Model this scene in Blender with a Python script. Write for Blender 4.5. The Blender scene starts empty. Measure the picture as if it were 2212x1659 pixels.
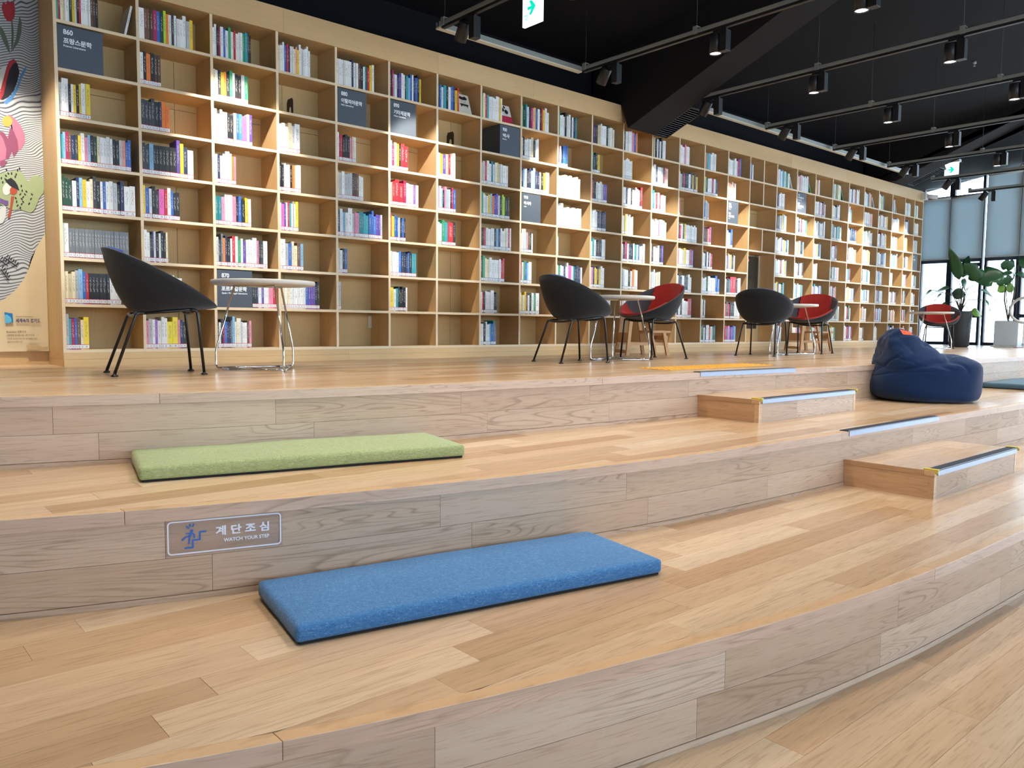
import bpy, bmesh, math, random
import numpy as np
from mathutils import Vector, Matrix, noise as mnoise

# ------------------------------------------------------------------ camera, world, exposure
SC = bpy.context.scene
COL = SC.collection
W_, H_, F_ = 2212.0, 1659.0, 1715.758
PITCH, ROLL, YAW = -0.07341, 0.00949, 0.7203
CP, SP, CR, SR, CY, SY = (math.cos(PITCH), math.sin(PITCH), math.cos(ROLL), math.sin(ROLL), math.cos(YAW), math.sin(YAW))
CAM = np.array([-1.23405, -5.86115, 0.2975])
FW = np.array([SY*CP, CY*CP, SP]); RT0 = np.array([CY, -SY, 0.0]); UP0 = np.cross(RT0, FW)
RT = CR*RT0 + SR*UP0; UP = -SR*RT0 + CR*UP0
cd = bpy.data.cameras.new('camera'); cam = bpy.data.objects.new('camera', cd); COL.objects.link(cam)
cd.sensor_width = 36.0; cd.lens = F_/W_*36.0; cd.clip_start = 0.05; cd.clip_end = 300
cam.matrix_world = Matrix(((RT[0], UP[0], -FW[0], CAM[0]), (RT[1], UP[1], -FW[1], CAM[1]), (RT[2], UP[2], -FW[2], CAM[2]), (0, 0, 0, 1)))
SC.camera = cam

world = bpy.data.worlds.new('sky'); SC.world = world; world.use_nodes = True
bg = world.node_tree.nodes['Background']
bg.inputs[0].default_value = (0.66, 0.83, 1.0, 1); bg.inputs[1].default_value = 9.5

SC.view_settings.view_transform = 'Standard'; SC.view_settings.look = 'None'
SC.view_settings.gamma = 1.0; SC.view_settings.use_curve_mapping = False
SC.view_settings.exposure = 0.0
SC.cycles.max_bounces = 8; SC.cycles.diffuse_bounces = 4; SC.cycles.glossy_bounces = 3
SC.cycles.sample_clamp_indirect = 6.0; SC.cycles.use_denoising = True
SC.cycles.caustics_reflective = False; SC.cycles.caustics_refractive = False

SPOT_DOWN = 84.0      # W, a downlight over the steps
SPOT_SHELF = 300.0    # W, a spot turned on the shelves
WARM = (1.0, 0.93, 0.82)
TRACK_X = [-2.2, -0.58, 1.05, 2.68, 4.32, 5.9, 7.48, 9.15, 10.8, 12.4, 14.0]
TRACK_Z = 2.7
ROOM_L, ROOM_R, ROOM_F = -3.3, 15.75, -11.5


def portal(name, loc, rot, sx, sy):
    l = bpy.data.lights.new(name, 'AREA'); l.shape = 'RECTANGLE'; l.size = sx; l.size_y = sy
    l.cycles.is_portal = True
    o = bpy.data.objects.new(name, l); COL.objects.link(o); o.location = loc; o.rotation_euler = rot


portal('window_light', (15.7, -4.9, 1.5), (0, math.pi/2, 0), 3.6, 12.4)
portal('window_light', (6.0, -11.45, 1.3), (math.pi/2, 0, 0), 18.0, 2.0)


# ------------------------------------------------------------------ projection helpers (pixels of the 2212x1659 frame -> world points on real planes)
def ray(x, y): return FW + (x-W_/2)/F_*RT - (y-H_/2)/F_*UP


def onp(x, y, ax, v):
    d = ray(x, y); t = (v-CAM[ax])/d[ax]; return CAM + t*d


def Zp(x, y, z=0.0): return onp(x, y, 2, z)
def Yp(x, y, v=0.0): return onp(x, y, 1, v)
def Xp(x, y, v=0.0): return onp(x, y, 0, v)


# ------------------------------------------------------------------ colour and materials
def lin(c):
    return tuple(((v/255.0)/12.92 if v/255.0 <= 0.04045 else ((v/255.0+0.055)/1.055)**2.4) for v in c)


def hexc(h): return lin(tuple(int(h[i:i+2], 16) for i in (0, 2, 4)))


class NT:
    def __init__(s, name):
        s.m = bpy.data.materials.new(name); s.m.use_nodes = True; s.t = s.m.node_tree
        s.b = s.t.nodes['Principled BSDF']; s.out = s.t.nodes['Material Output']

    def n(s, typ, **kw):
        nd = s.t.nodes.new(typ)
        for k, v in kw.items():
            if k in ('inp',):
                for kk, vv in v.items(): nd.inputs[kk].default_value = vv
            else: setattr(nd, k, v)
        return nd

    def l(s, a, b): s.t.links.new(a, b)

    def mix(s, fac, a, b, mode='MIX'):
        nd = s.t.nodes.new('ShaderNodeMix'); nd.data_type = 'RGBA'; nd.blend_type = mode; nd.clamp_factor = True
        for sock, v in ((nd.inputs[0], fac), (nd.inputs[6], a), (nd.inputs[7], b)):
            if hasattr(v, 'is_output'): s.l(v, sock)
            elif isinstance(v, (int, float)): sock.default_value = v
            else: sock.default_value = (*v, 1) if len(v) == 3 else v
        return nd.outputs[2]

    def math(s, op, a, b=None, c=None):
        nd = s.t.nodes.new('ShaderNodeMath'); nd.operation = op
        for i, v in enumerate((a, b, c)):
            if v is None: continue
            if hasattr(v, 'is_output'): s.l(v, nd.inputs[i])
            else: nd.inputs[i].default_value = v
        return nd.outputs[0]

    def ramp(s, fac, stops):
        nd = s.t.nodes.new('ShaderNodeValToRGB'); e = nd.color_ramp.elements
        while len(e) < len(stops): e.new(0.5)
        for el, (p, c) in zip(e, stops):
            el.position = p; el.color = (*c, 1) if len(c) == 3 else c
        s.l(fac, nd.inputs[0]); return nd.outputs[0]

    def bump(s, h, strength=0.2, dist=0.001):
        nd = s.t.nodes.new('ShaderNodeBump'); nd.inputs['Strength'].default_value = strength
        nd.inputs['Distance'].default_value = dist; s.l(h, nd.inputs['Height']); s.l(nd.outputs[0], s.b.inputs['Normal'])


def plain(name, col, rough=0.6, metal=0.0, var=0.04, scale=30.0, spec=None):
    s = NT(name); tc = s.n('ShaderNodeTexCoord'); nz = s.n('ShaderNodeTexNoise', inp={'Scale': scale, 'Detail': 3.0})
    s.l(tc.outputs['Object'], nz.inputs['Vector'])
    a = tuple(max(0, c*(1-var)) for c in col); b = tuple(min(1, c*(1+var)) for c in col)
    s.l(s.mix(nz.outputs[0], a, b), s.b.inputs['Base Color'])
    s.b.inputs['Roughness'].default_value = rough; s.b.inputs['Metallic'].default_value = metal
    if spec is not None: s.b.inputs['Specular IOR Level'].default_value = spec
    return s.m


def emit(name, col, strength):
    s = NT(name); s.b.inputs['Base Color'].default_value = (*col, 1)
    s.b.inputs['Emission Color'].default_value = (*col, 1); s.b.inputs['Emission Strength'].default_value = strength
    return s.m


def wood(name, tones, rough, axis='x', grain=1.0, cath=0.0, bump=0.08, per_object=True, spec=0.5, dark=0.80, st=None):
    """oak-like wood: grain runs along `axis` of the object's own space; each plank gets its own tone"""
    s = NT(name); tc = s.n('ShaderNodeTexCoord'); oi = s.n('ShaderNodeObjectInfo')
    off = s.n('ShaderNodeVectorMath', operation='SCALE'); cb = s.n('ShaderNodeCombineXYZ')
    s.l(oi.outputs['Random'], cb.inputs[0]); s.l(oi.outputs['Random'], cb.inputs[1]); s.l(oi.outputs['Random'], cb.inputs[2])
    s.l(cb.outputs[0], off.inputs[0]); off.inputs['Scale'].default_value = 57.0 if per_object else 0.0
    ad = s.n('ShaderNodeVectorMath', operation='ADD'); s.l(tc.outputs['Object'], ad.inputs[0]); s.l(off.outputs[0], ad.inputs[1])
    st = st or {'x': (1.6, 26, 26), 'y': (26, 1.6, 26), 'z': (26, 26, 1.6)}[axis]
    mp = s.n('ShaderNodeMapping', inp={'Scale': st}); s.l(ad.outputs[0], mp.inputs['Vector'])
    n1 = s.n('ShaderNodeTexNoise', inp={'Scale': 1.0, 'Detail': 5.0, 'Roughness': 0.6, 'Distortion': 0.4}); s.l(mp.outputs[0], n1.inputs['Vector'])
    mp2 = s.n('ShaderNodeMapping', inp={'Scale': tuple(v*5 for v in st)}); s.l(ad.outputs[0], mp2.inputs['Vector'])
    n2 = s.n('ShaderNodeTexNoise', inp={'Scale': 1.0, 'Detail': 2.0}); s.l(mp2.outputs[0], n2.inputs['Vector'])
    # broad smoky patches
    mp3 = s.n('ShaderNodeMapping', inp={'Scale': tuple(v*0.14 for v in st)}); s.l(ad.outputs[0], mp3.inputs['Vector'])
    n3 = s.n('ShaderNodeTexNoise', inp={'Scale': 1.0, 'Detail': 2.0}); s.l(mp3.outputs[0], n3.inputs['Vector'])
    if per_object:
        base = s.ramp(oi.outputs['Random'], [(i/(len(tones)-1), t) for i, t in enumerate(tones)])
    else:
        base = s.mix(n3.outputs[0], tones[0], tones[-1])
    dk = tuple([dark, dark*0.965, dark*0.92])
    g = s.ramp(n1.outputs[0], [(0.30, dk), (0.62, (1, 1, 1))])
    c = s.mix(0.75*grain, base, g, 'MULTIPLY')
    f = s.ramp(n2.outputs[0], [(0.34, (0.72, 0.68, 0.63)), (0.47, (1, 1, 1))])
    c = s.mix(0.55*grain, c, f, 'MULTIPLY')
    p = s.ramp(n3.outputs[0], [(0.3, (0.87, 0.85, 0.82)), (0.7, (1.05, 1.04, 1.02))])
    c = s.mix(0.8, c, p, 'MULTIPLY')
    if cath > 0:   # cathedral figure
        sc = (0.75, 0, 9.0) if st[1] == 0 else {'x': (0.75, 9.0, 9.0), 'z': (9.0, 9.0, 0.75), 'y': (9.0, 0.75, 9.0)}[axis]
        mc = s.n('ShaderNodeMapping', inp={'Scale': sc}); s.l(ad.outputs[0], mc.inputs['Vector'])
        nc = s.n('ShaderNodeTexNoise', inp={'Scale': 1.0, 'Detail': 1.2, 'Distortion': 0.5}); s.l(mc.outputs[0], nc.inputs['Vector'])
        v = s.math('MULTIPLY', nc.outputs[0], 26.0); v = s.math('FRACT', v)
        r = s.ramp(v, [(0.0, (0.66, 0.62, 0.57)), (0.22, (1, 1, 1)), (0.88, (1, 1, 1)), (1.0, (0.66, 0.62, 0.57))])
        nm = s.n('ShaderNodeTexNoise', inp={'Scale': 1.7, 'Detail': 0.0}); s.l(ad.outputs[0], nm.inputs['Vector'])
        mk = s.ramp(nm.outputs[0], [(0.42, (0, 0, 0)), (0.60, (1, 1, 1))])
        fac = s.math('MULTIPLY', mk, cath)
        c = s.mix(fac, c, r, 'MULTIPLY')
    s.l(c, s.b.inputs['Base Color']); s.b.inputs['Roughness'].default_value = rough
    s.b.inputs['Specular IOR Level'].default_value = spec
    s.bump(n1.outputs[0], bump, 0.0008)
    return s.m


def fabric(name, c1, c2, c3, scale=260.0, bump=0.5):
    """slubby linen weave"""
    s = NT(name); tc = s.n('ShaderNodeTexCoord')
    outs = []
    for sc in ((scale*0.16, scale, scale*0.5), (scale, scale*0.16, scale*0.5)):
        mp = s.n('ShaderNodeMapping', inp={'Scale': sc}); s.l(tc.outputs['Object'], mp.inputs['Vector'])
        nz = s.n('ShaderNodeTexNoise', inp={'Scale': 1.0, 'Detail': 3.0, 'Roughness': 0.7}); s.l(mp.outputs[0], nz.inputs['Vector'])
        outs.append(nz.outputs[0])
    a = s.math('ADD', outs[0], outs[1]); a = s.math('MULTIPLY', a, 0.5)
    big = s.n('ShaderNodeTexNoise', inp={'Scale': 6.0, 'Detail': 3.0}); s.l(tc.outputs['Object'], big.inputs['Vector'])
    c = s.ramp(a, [(0.34, c1), (0.47, c2), (0.53, c2), (0.66, c3)])
    c = s.mix(0.5, c, s.ramp(big.outputs[0], [(0.3, (0.88, 0.88, 0.9)), (0.7, (1.0, 1.0, 1.0))]), 'MULTIPLY')
    s.l(c, s.b.inputs['Base Color']); s.b.inputs['Roughness'].default_value = 0.9
    s.b.inputs['Specular IOR Level'].default_value = 0.15
    s.b.inputs['Sheen Weight'].default_value = 0.15
    s.bump(a, bump, 0.0012)
    return s.m


OAK = [hexc(h) for h in ('d9be9f', 'c7a582', 'dec6aa', 'cbaa86', 'b9946f', 'd6b998', 'cfaf8d')]
OAKR = [hexc(h) for h in ('cfb8a3', 'c0a691', 'd1bcaa', 'c6ad98', 'b89e87', 'cdb5a0')]
M = {}
M['tread'] = wood('oak_floor', OAK, 0.25, 'x', 1.0, 0.12, 0.05, True, 0.5, 0.86)
M['riser'] = wood('oak_riser', OAKR, 0.5, 'x', 1.0, 0.9, 0.10, True, 0.4, 0.87, (1.6, 0, 30))
M['nosing'] = wood('oak_nosing', [hexc(h) for h in ('d8b48c', 'd1ab83', 'dcba94')], 0.34, 'x', 1.0, 0.2, 0.05, True, 0.45, 0.84, (1.6, 5, 30))
M['nosing_face'] = wood('oak_nosing_face', [hexc(h) for h in ('d6bcaa', 'cfb29e', 'dac3b2')], 0.42, 'x', 1.0, 0.8, 0.05, True, 0.4, 0.82, (1.6, 0, 30))
M['box'] = wood('oak_box', [hexc(h) for h in ('c9a27a', 'c49c75', 'cea680')], 0.4, 'y', 1.0, 0.3, 0.05)
M['case'] = wood('birch_case', [hexc(h) for h in ('dabb8c', 'd6b685', 'ddc093')], 0.5, 'x', 0.35, 0, 0.02, True, 0.3, 0.93)
M['casez'] = wood('birch_upright', [hexc(h) for h in ('dabb8c', 'd5b484', 'ddbf92')], 0.5, 'z', 0.35, 0, 0.02, True, 0.3, 0.93)
M['back'] = wood('birch_back', [hexc(h) for h in ('d0b483', 'cbae7c', 'd4b989')], 0.6, 'z', 0.35, 0, 0.02, True, 0.2, 0.94)
M['edge'] = wood('birch_edge_lit', [hexc(h) for h in ('e9d6b6', 'e5d0ae', 'ebdabc')], 0.45, 'x', 0.3, 0, 0.01, True, 0.35, 0.95)  # front faces of the birch boards, the light on them put into a paler colour
M['pine'] = wood('pine_stool', [hexc(h) for h in ('dcb080', 'd6a877')], 0.5, 'z', 0.6, 0.4, 0.04)
M['under'] = plain('dark_joint', hexc('4a3524'), 0.9)
M['black'] = plain('ceiling_black', (0.0072, 0.0076, 0.0095), 0.85, spec=0.15)
M['beam'] = plain('beam_black', (0.013, 0.0125, 0.0135), 0.8, spec=0.2)
M['lamp'] = plain('lamp_black', (0.012, 0.012, 0.014), 0.45)
M['steel'] = plain('galvanised_steel', (0.30, 0.33, 0.31), 0.42, 0.25)
M['chrome'] = plain('chrome', (0.86, 0.87, 0.88), 0.12, 1.0)
M['rod'] = plain('black_rod', (0.008, 0.008, 0.009), 0.32)
M['felt'] = fabric('charcoal_felt', hexc('1c1d20'), hexc('292b2e'), hexc('36383c'), 700, 0.25)
M['feltin'] = fabric('grey_felt', hexc('44454d'), hexc('53545d'), hexc('63646d'), 700, 0.25)
M['red'] = fabric('red_felt', hexc('a02a26'), hexc('b83630'), hexc('c8443c'), 700, 0.25)
M['blue_pad'] = fabric('blue_felt', hexc('16347a'), hexc('1f4596'), hexc('2b55a8'), 500, 0.25)
M['green'] = fabric('green_linen', hexc('75824f'), hexc('99a573'), hexc('c2caa4'), 380)
M['blue'] = fabric('blue_linen', hexc('264f80'), hexc('4274a6'), hexc('729ec9'), 380)
M['greyblue'] = fabric('slate_linen', hexc('3a5666'), hexc('4b697a'), hexc('5f7d8d'), 520)
M['cushion_base'] = plain('black_cloth', (0.012, 0.012, 0.012), 0.95)
M['bean'] = fabric('navy_canvas', hexc('0a1e3d'), hexc('0f294f'), hexc('183763'), 600, 0.3)
M['orange'] = plain('orange_tag', hexc('e8562a'), 0.7)
M['white_top'] = plain('white_laminate', hexc('d8d4ca'), 0.4)
M['plastic'] = plain('clear_glide', (0.7, 0.72, 0.74), 0.2)
M['sign'] = plain('slate_sign', hexc('46505c'), 0.55, var=0.02)
M['white'] = plain('white_print', hexc('e9edf3'), 0.6, var=0.01)
M['decal_white'] = plain('decal_white', hexc('e3e4f0'), 0.5, var=0.01)
M['decal_blue'] = plain('decal_blue', hexc('2f63b8'), 0.5, var=0.02)
M['film'] = None
M['alu'] = plain('pale_aluminium', hexc('a6b5cb'), 0.35, 0.2)
M['rubber'] = plain('black_rubber', hexc('1b2030'), 0.75)
M['yellow'] = plain('yellow_plastic', hexc('d8c04a'), 0.55)
M['tactile'] = plain('tactile_yellow', hexc('e0a22c'), 0.5)
M['wall'] = wood('wood_wall', [hexc('c9a878'), hexc('c4a373')], 0.55, 'x', 0.3, 0, 0.02, False, 0.3, 0.93)
M['plaster'] = plain('grey_plaster', (0.16, 0.16, 0.165), 0.85)
M['frame'] = plain('window_frame_dark', hexc('1d2738'), 0.5)
M['shelf_metal'] = plain('bookend_metal', hexc('3f3a33'), 0.5, 0.3)
M['outlet'] = plain('ivory_plastic', hexc('d6d3bd'), 0.4)
M['pages'] = plain('book_pages', hexc('d9d2bd'), 0.9)
M['lab_w'] = plain('label_paper', hexc('eceef0'), 0.7, var=0.02)
M['lab_r'] = plain('label_red', hexc('c2264a'), 0.6)
M['lab_n'] = plain('label_navy', hexc('222f5c'), 0.6)
M['lab_k'] = plain('label_print', hexc('6a6f7c'), 0.6)
M['pot_dark'] = plain('dark_planter', hexc('2f3338'), 0.6)
M['pot_white'] = plain('white_planter', hexc('c8d2dd'), 0.4)
M['soil'] = plain('soil', hexc('2b2018'), 0.95)
M['stem'] = plain('plant_stem', hexc('4d4a3a'), 0.7)
M['leaf'] = plain('leaf_green', hexc('2a5a34'), 0.38, var=0.25, scale=9)
M['leaf2'] = plain('leaf_light_green', hexc('6f9c2d'), 0.4, var=0.2, scale=9)
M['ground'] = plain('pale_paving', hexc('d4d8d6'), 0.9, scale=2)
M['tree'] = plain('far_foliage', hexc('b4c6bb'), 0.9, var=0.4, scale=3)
M['lens'] = emit('lamp_lens', (1.0, 0.95, 0.9), 9.0)
M['exit_white'] = emit('exit_panel', (0.86, 0.97, 1.0), 2.3)
M['exit_green'] = emit('exit_green', (0.0, 0.80, 0.55), 0.9)
M['vent_slat'] = plain('vent_slat', (.10, .10, .105), .5)
M['red_led'] = emit('red_led', (1.0, 0.02, 0.02), 5.0)
M['cabinet'] = plain('dark_cabinet', hexc('40382b'), 0.5)
M['casing'] = plain('white_casing', hexc('d5d8d8'), 0.5)
M['gold'] = plain('ribbon', hexc('b08d3e'), 0.7)

s = NT('glass_pane')   # thin architectural glass
tr = s.n('ShaderNodeBsdfTransparent'); gl = s.n('ShaderNodeBsdfGlossy', inp={'Roughness': 0.02}); lw = s.n('ShaderNodeFresnel', inp={'IOR': 1.45})
mx = s.n('ShaderNodeMixShader'); s.l(lw.outputs[0], mx.inputs[0]); s.l(tr.outputs[0], mx.inputs[1]); s.l(gl.outputs[0], mx.inputs[2]); s.l(mx.outputs[0], s.out.inputs[0])
M['glass'] = s.m
s = NT('decal_film')   # clear sticker backing
tr = s.n('ShaderNodeBsdfTransparent', inp={'Color': (0.955, 0.945, 0.955, 1)}); gl = s.n('ShaderNodeBsdfGlossy', inp={'Roughness': 0.25})
mx = s.n('ShaderNodeMixShader', inp={0: 0.05}); s.l(tr.outputs[0], mx.inputs[1]); s.l(gl.outputs[0], mx.inputs[2]); s.l(mx.outputs[0], s.out.inputs[0])
M['film'] = s.m
s = NT('roller_blind')
df = s.n('ShaderNodeBsdfDiffuse', inp={'Color': (*hexc('c3cbcc'), 1)}); tl = s.n('ShaderNodeBsdfTranslucent', inp={'Color': (0.62, 0.70, 0.74, 1)})
mx = s.n('ShaderNodeMixShader', inp={0: 0.42}); s.l(df.outputs[0], mx.inputs[1]); s.l(tl.outputs[0], mx.inputs[2]); s.l(mx.outputs[0], s.out.inputs[0])
M['blind'] = s.m
# book covers: colour from the mesh, small printed title marks on the spine
s = NT('book_cover')
at = s.n('ShaderNodeAttribute', attribute_name='Col'); uv = s.n('ShaderNodeUVMap'); sx = s.n('ShaderNodeSeparateXYZ'); s.l(uv.outputs[0], sx.inputs[0])
tc = s.n('ShaderNodeTexCoord'); mp = s.n('ShaderNodeMapping', inp={'Scale': (230, 60, 120)}); s.l(tc.outputs['Object'], mp.inputs['Vector'])
nz = s.n('ShaderNodeTexNoise', inp={'Scale': 1.0, 'Detail': 1.0}); s.l(mp.outputs[0], nz.inputs['Vector'])
a = s.math('GREATER_THAN', nz.outputs[0], 0.53)
b1 = s.math('COMPARE', sx.outputs[0], 0.5, 0.22); b2 = s.math('COMPARE', sx.outputs[1], 0.62, 0.24)
mk = s.math('MULTIPLY', s.math('MULTIPLY', a, b1), b2)
bw = s.n('ShaderNodeRGBToBW'); s.l(at.outputs['Color'], bw.inputs[0])
ink = s.ramp(bw.outputs[0], [(0.22, (0.62, 0.60, 0.55)), (0.30, (0.05, 0.05, 0.07))])
s.l(s.mix(s.math('MULTIPLY', mk, 0.55), at.outputs['Color'], ink), s.b.inputs['Base Color']); s.b.inputs['Roughness'].default_value = 0.45
M['book'] = s.m


# ------------------------------------------------------------------ object helpers
def tag(o, label=None, cat=None, group=None, kind=None):
    if label: o['label'] = label
    if cat: o['category'] = cat
    if group: o['group'] = group
    if kind: o['kind'] = kind
    return o


def empty(name, loc=(0, 0, 0), rz=0.0, label=None, cat=None, group=None, kind=None):
    o = bpy.data.objects.new(name, None); COL.objects.link(o); o.location = loc; o.rotation_euler = (0, 0, rz)
    o.empty_display_size = 0.1
    return tag(o, label, cat, group, kind)


def obj(name, bm, mats, parent=None, smooth=False, loc=None, rot=None):
    me = bpy.data.meshes.new(name)
    if isinstance(bm, tuple): me.from_pydata(bm[0], [], bm[1]); me.validate()
    else: bm.to_mesh(me); bm.free()
    for m in (mats if isinstance(mats, (list, tuple)) else [mats]): me.materials.append(M[m] if isinstance(m, str) else m)
    if smooth:
        me.polygons.foreach_set('use_smooth', [True]*len(me.polygons))
    o = bpy.data.objects.new(name, me); COL.objects.link(o)
    if parent: o.parent = parent
    if loc is not None: o.location = loc
    if rot is not None: o.rotation_euler = rot
    return o


def box(bm, x0, x1, y0, y1, z0, z1, mi=0, mat=None):
    vs = [bm.verts.new(p) for p in ((x0, y0, z0), (x1, y0, z0), (x1, y1, z0), (x0, y1, z0), (x0, y0, z1), (x1, y0, z1), (x1, y1, z1), (x0, y1, z1))]
    for f in ((0, 3, 2, 1), (4, 5, 6, 7), (0, 1, 5, 4), (1, 2, 6, 5), (2, 3, 7, 6), (3, 0, 4, 7)):
        fc = bm.faces.new([vs[i] for i in f]); fc.material_index = mi
    if mat is not None: bmesh.ops.transform(bm, matrix=mat, verts=vs)
    return vs


def B(x0, x1, y0, y1, z0, z1, bev=0.0):
    bm = bmesh.new(); box(bm, x0, x1, y0, y1, z0, z1)
    if bev > 0: bmesh.ops.bevel(bm, geom=bm.edges[:], offset=bev, segments=2, affect='EDGES', profile=0.5)
    return bm


def tube(bm, pts, r, n=8, mi=0, closed=False, caps=True):
    pts = [Vector(p) for p in pts]; rings = []; N = len(pts)
    ref = Vector((0, 0, 1))
    rr = r if isinstance(r, (list, tuple)) else [r]*N
    prev = None
    for i, p in enumerate(pts):
        a = pts[(i-1) % N] if (closed or i > 0) else p; b = pts[(i+1) % N] if (closed or i < N-1) else p
        t = (b-a).normalized()
        if prev is None:
            u = t.cross(ref if abs(t.z) < 0.9 else Vector((1, 0, 0))).normalized()
        else:
            u = (prev - t*prev.dot(t)).normalized()
        prev = u; v = t.cross(u)
        rings.append([bm.verts.new(p + (u*math.cos(k*2*math.pi/n) + v*math.sin(k*2*math.pi/n))*rr[i]) for k in range(n)])
    for i in range(N if closed else N-1):
        A, Bq = rings[i], rings[(i+1) % N]
        for k in range(n):
            f = bm.faces.new((A[k], A[(k+1) % n], Bq[(k+1) % n], Bq[k])); f.material_index = mi; f.smooth = True
    if caps and not closed:
        bm.faces.new(rings[0][::-1]).material_index = mi; bm.faces.new(rings[-1]).material_index = mi


def bend(pts, rad=0.03, n=4):
    """round the corners of a polyline"""
    pts = [Vector(p) for p in pts]; out = [pts[0]]
    for i in range(1, len(pts)-1):
        p = pts[i]; a = (pts[i-1]-p); b = (pts[i+1]-p); r = min(rad, a.length*0.45, b.length*0.45)
        A = p+a.normalized()*r; Bq = p+b.normalized()*r
        for k in range(n+1):
            t = k/n; out.append(A*(1-t)**2 + p*2*t*(1-t) + Bq*t*t)
    out.append(pts[-1]); return out


def lathe(bm, prof, n=24, mi=0, c=(0, 0, 0), smooth=True):
    rings = []
    for r, z in prof:
        rings.append([bm.verts.new((c[0]+r*math.cos(k*2*math.pi/n), c[1]+r*math.sin(k*2*math.pi/n), c[2]+z)) for k in range(n)] if r > 1e-6 else [bm.verts.new((c[0], c[1], c[2]+z))])
    for A, Bq in zip(rings, rings[1:]):
        for k in range(n):
            a = [A[k % len(A)], A[(k+1) % len(A)]] if len(A) > 1 else [A[0]]
            b = [Bq[(k+1) % len(Bq)], Bq[k % len(Bq)]] if len(Bq) > 1 else [Bq[0]]
            if len(a)+len(b) < 3: continue
            f = bm.faces.new(a+b); f.material_index = mi; f.smooth = smooth
    bmesh.ops.recalc_face_normals(bm, faces=bm.faces[:])


def text_mesh(body, size, mat, name='lettering', parent=None, matrix=None, width=None, bold=0.0, align='LEFT', depth=0.0004, spacing=1.0):
    cu = bpy.data.curves.new('lettering', 'FONT'); cu.body = body; cu.size = size; cu.extrude = depth; cu.offset = bold
    cu.align_x = align; cu.space_character = spacing; cu.resolution_u = 3
    t = bpy.data.objects.new('lettering', cu); COL.objects.link(t)
    dg = bpy.context.evaluated_depsgraph_get(); me = bpy.data.meshes.new_from_object(t.evaluated_get(dg))
    bpy.data.objects.remove(t)
    if width and len(me.vertices):
        xs = [v.co.x for v in me.vertices]; w = max(xs)-min(xs)
        if w > 0:
            k = width/w; x0 = min(xs) if align == 'LEFT' else 0
            for v in me.vertices: v.co.x = (v.co.x-x0)*k
    me.materials.clear(); me.materials.append(M[mat])
    o = bpy.data.objects.new(name, me); COL.objects.link(o)
    if parent: o.parent = parent
    if matrix is not None: o.matrix_local = matrix
    return o


def frame_m(o, u, v):
    u = Vector(u).normalized(); v = Vector(v).normalized(); w = u.cross(v)
    return Matrix(((u.x, v.x, w.x, o[0]), (u.y, v.y, w.y, o[1]), (u.z, v.z, w.z, o[2]), (0, 0, 0, 1)))


def children(o): return [c for c in o.children]


def copy_tree(o, parent=None):
    c = o.copy(); COL.objects.link(c); c.parent = parent
    for ch in list(o.children): copy_tree(ch, c)
    return c


# ------------------------------------------------------------------ the seating tiers (curved edges)
K = 0.875
C0 = [(-4.4, -1.5), (-3.2, -1.72), (-2.2, -2.05), (-.8, -2.53), (0, -2.78), (1.14, -2.97), (2.5, -3.08), (3.6, -3.14), (4.8, -3.22), (6.2, -3.28), (8.5, -3.32), (19, -3.38)]
C1 = [(-4.4, -2.2), (-3.2, -2.7), (-2.2, -3.12), (-.97, -3.58), (-.62, -3.70), (-.11, -3.85), (.46, -3.98), (1.35, -4.13), (2.05, -4.21), (3.38, -4.27), (5.05, -4.28), (6.96, -4.33), (19, -4.4)]
C2 = [(-4.4, -3.35), (-3.2, -3.88), (-2.2, -4.32), (-.9, -4.82), (-.43, -4.97), (.09, -5.1), (.51, -5.18), (1.13, -5.29), (1.65, -5.35), (2.14, -5.39), (3.28, -5.42), (19, -5.55)]


def mkcurve(pts):
    gx = np.arange(-4.2, 18.6, 0.05); gy = np.interp(gx, [p[0] for p in pts], [p[1] for p in pts])
    k = np.ones(13)/13; gp = np.pad(gy, 6, mode='edge'); gs = np.convolve(gp, k, 'valid')
    return lambda x: float(np.interp(x/K, gx, gs))*K


E0, E1, E2 = mkcurve(C0), mkcurve(C1), mkcurve(C2)
ZT = [0.0, -0.289, -0.595, -0.901]
NW, NH = 0.048, 0.044     # nosing strip: width on top, height of the face
BACKY = 0.44


def stations(x0, x1, step=0.12):
    n = max(1, int(math.ceil((x1-x0)/step))); return [x0+(x1-x0)*i/n for i in range(n+1)]


def strip_prism(fa, fb, xs, z0, z1):
    """solid between y=fa(x) (front) and y=fb(x) (back)"""
    V = []; Fc = []
    for x in xs: V += [(x, fa(x), z0), (x, fb(x), z0), (x, fb(x), z1), (x, fa(x), z1)]
    n = len(xs)
    for i in range(n-1):
        a = 4*i; b = a+4
        Fc += [(a+3, b+3, b+2, a+2), (a, a+1, b+1, b), (a, b, b+3, a+3), (a+1, a+2, b+2, b+1)]
    Fc += [(0, 3, 2, 1), (4*n-4, 4*n-3, 4*n-2, 4*n-1)]
    return V, Fc


def merge(parts):
    V = []; Fc = []
    for v, f in parts:
        o = len(V); V += v; Fc += [tuple(i+o for i in q) for q in f]
    return V, Fc


rng = random.Random(7)
PW = 0.12644
PL = 0.914
GAP = 0.0009


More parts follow.
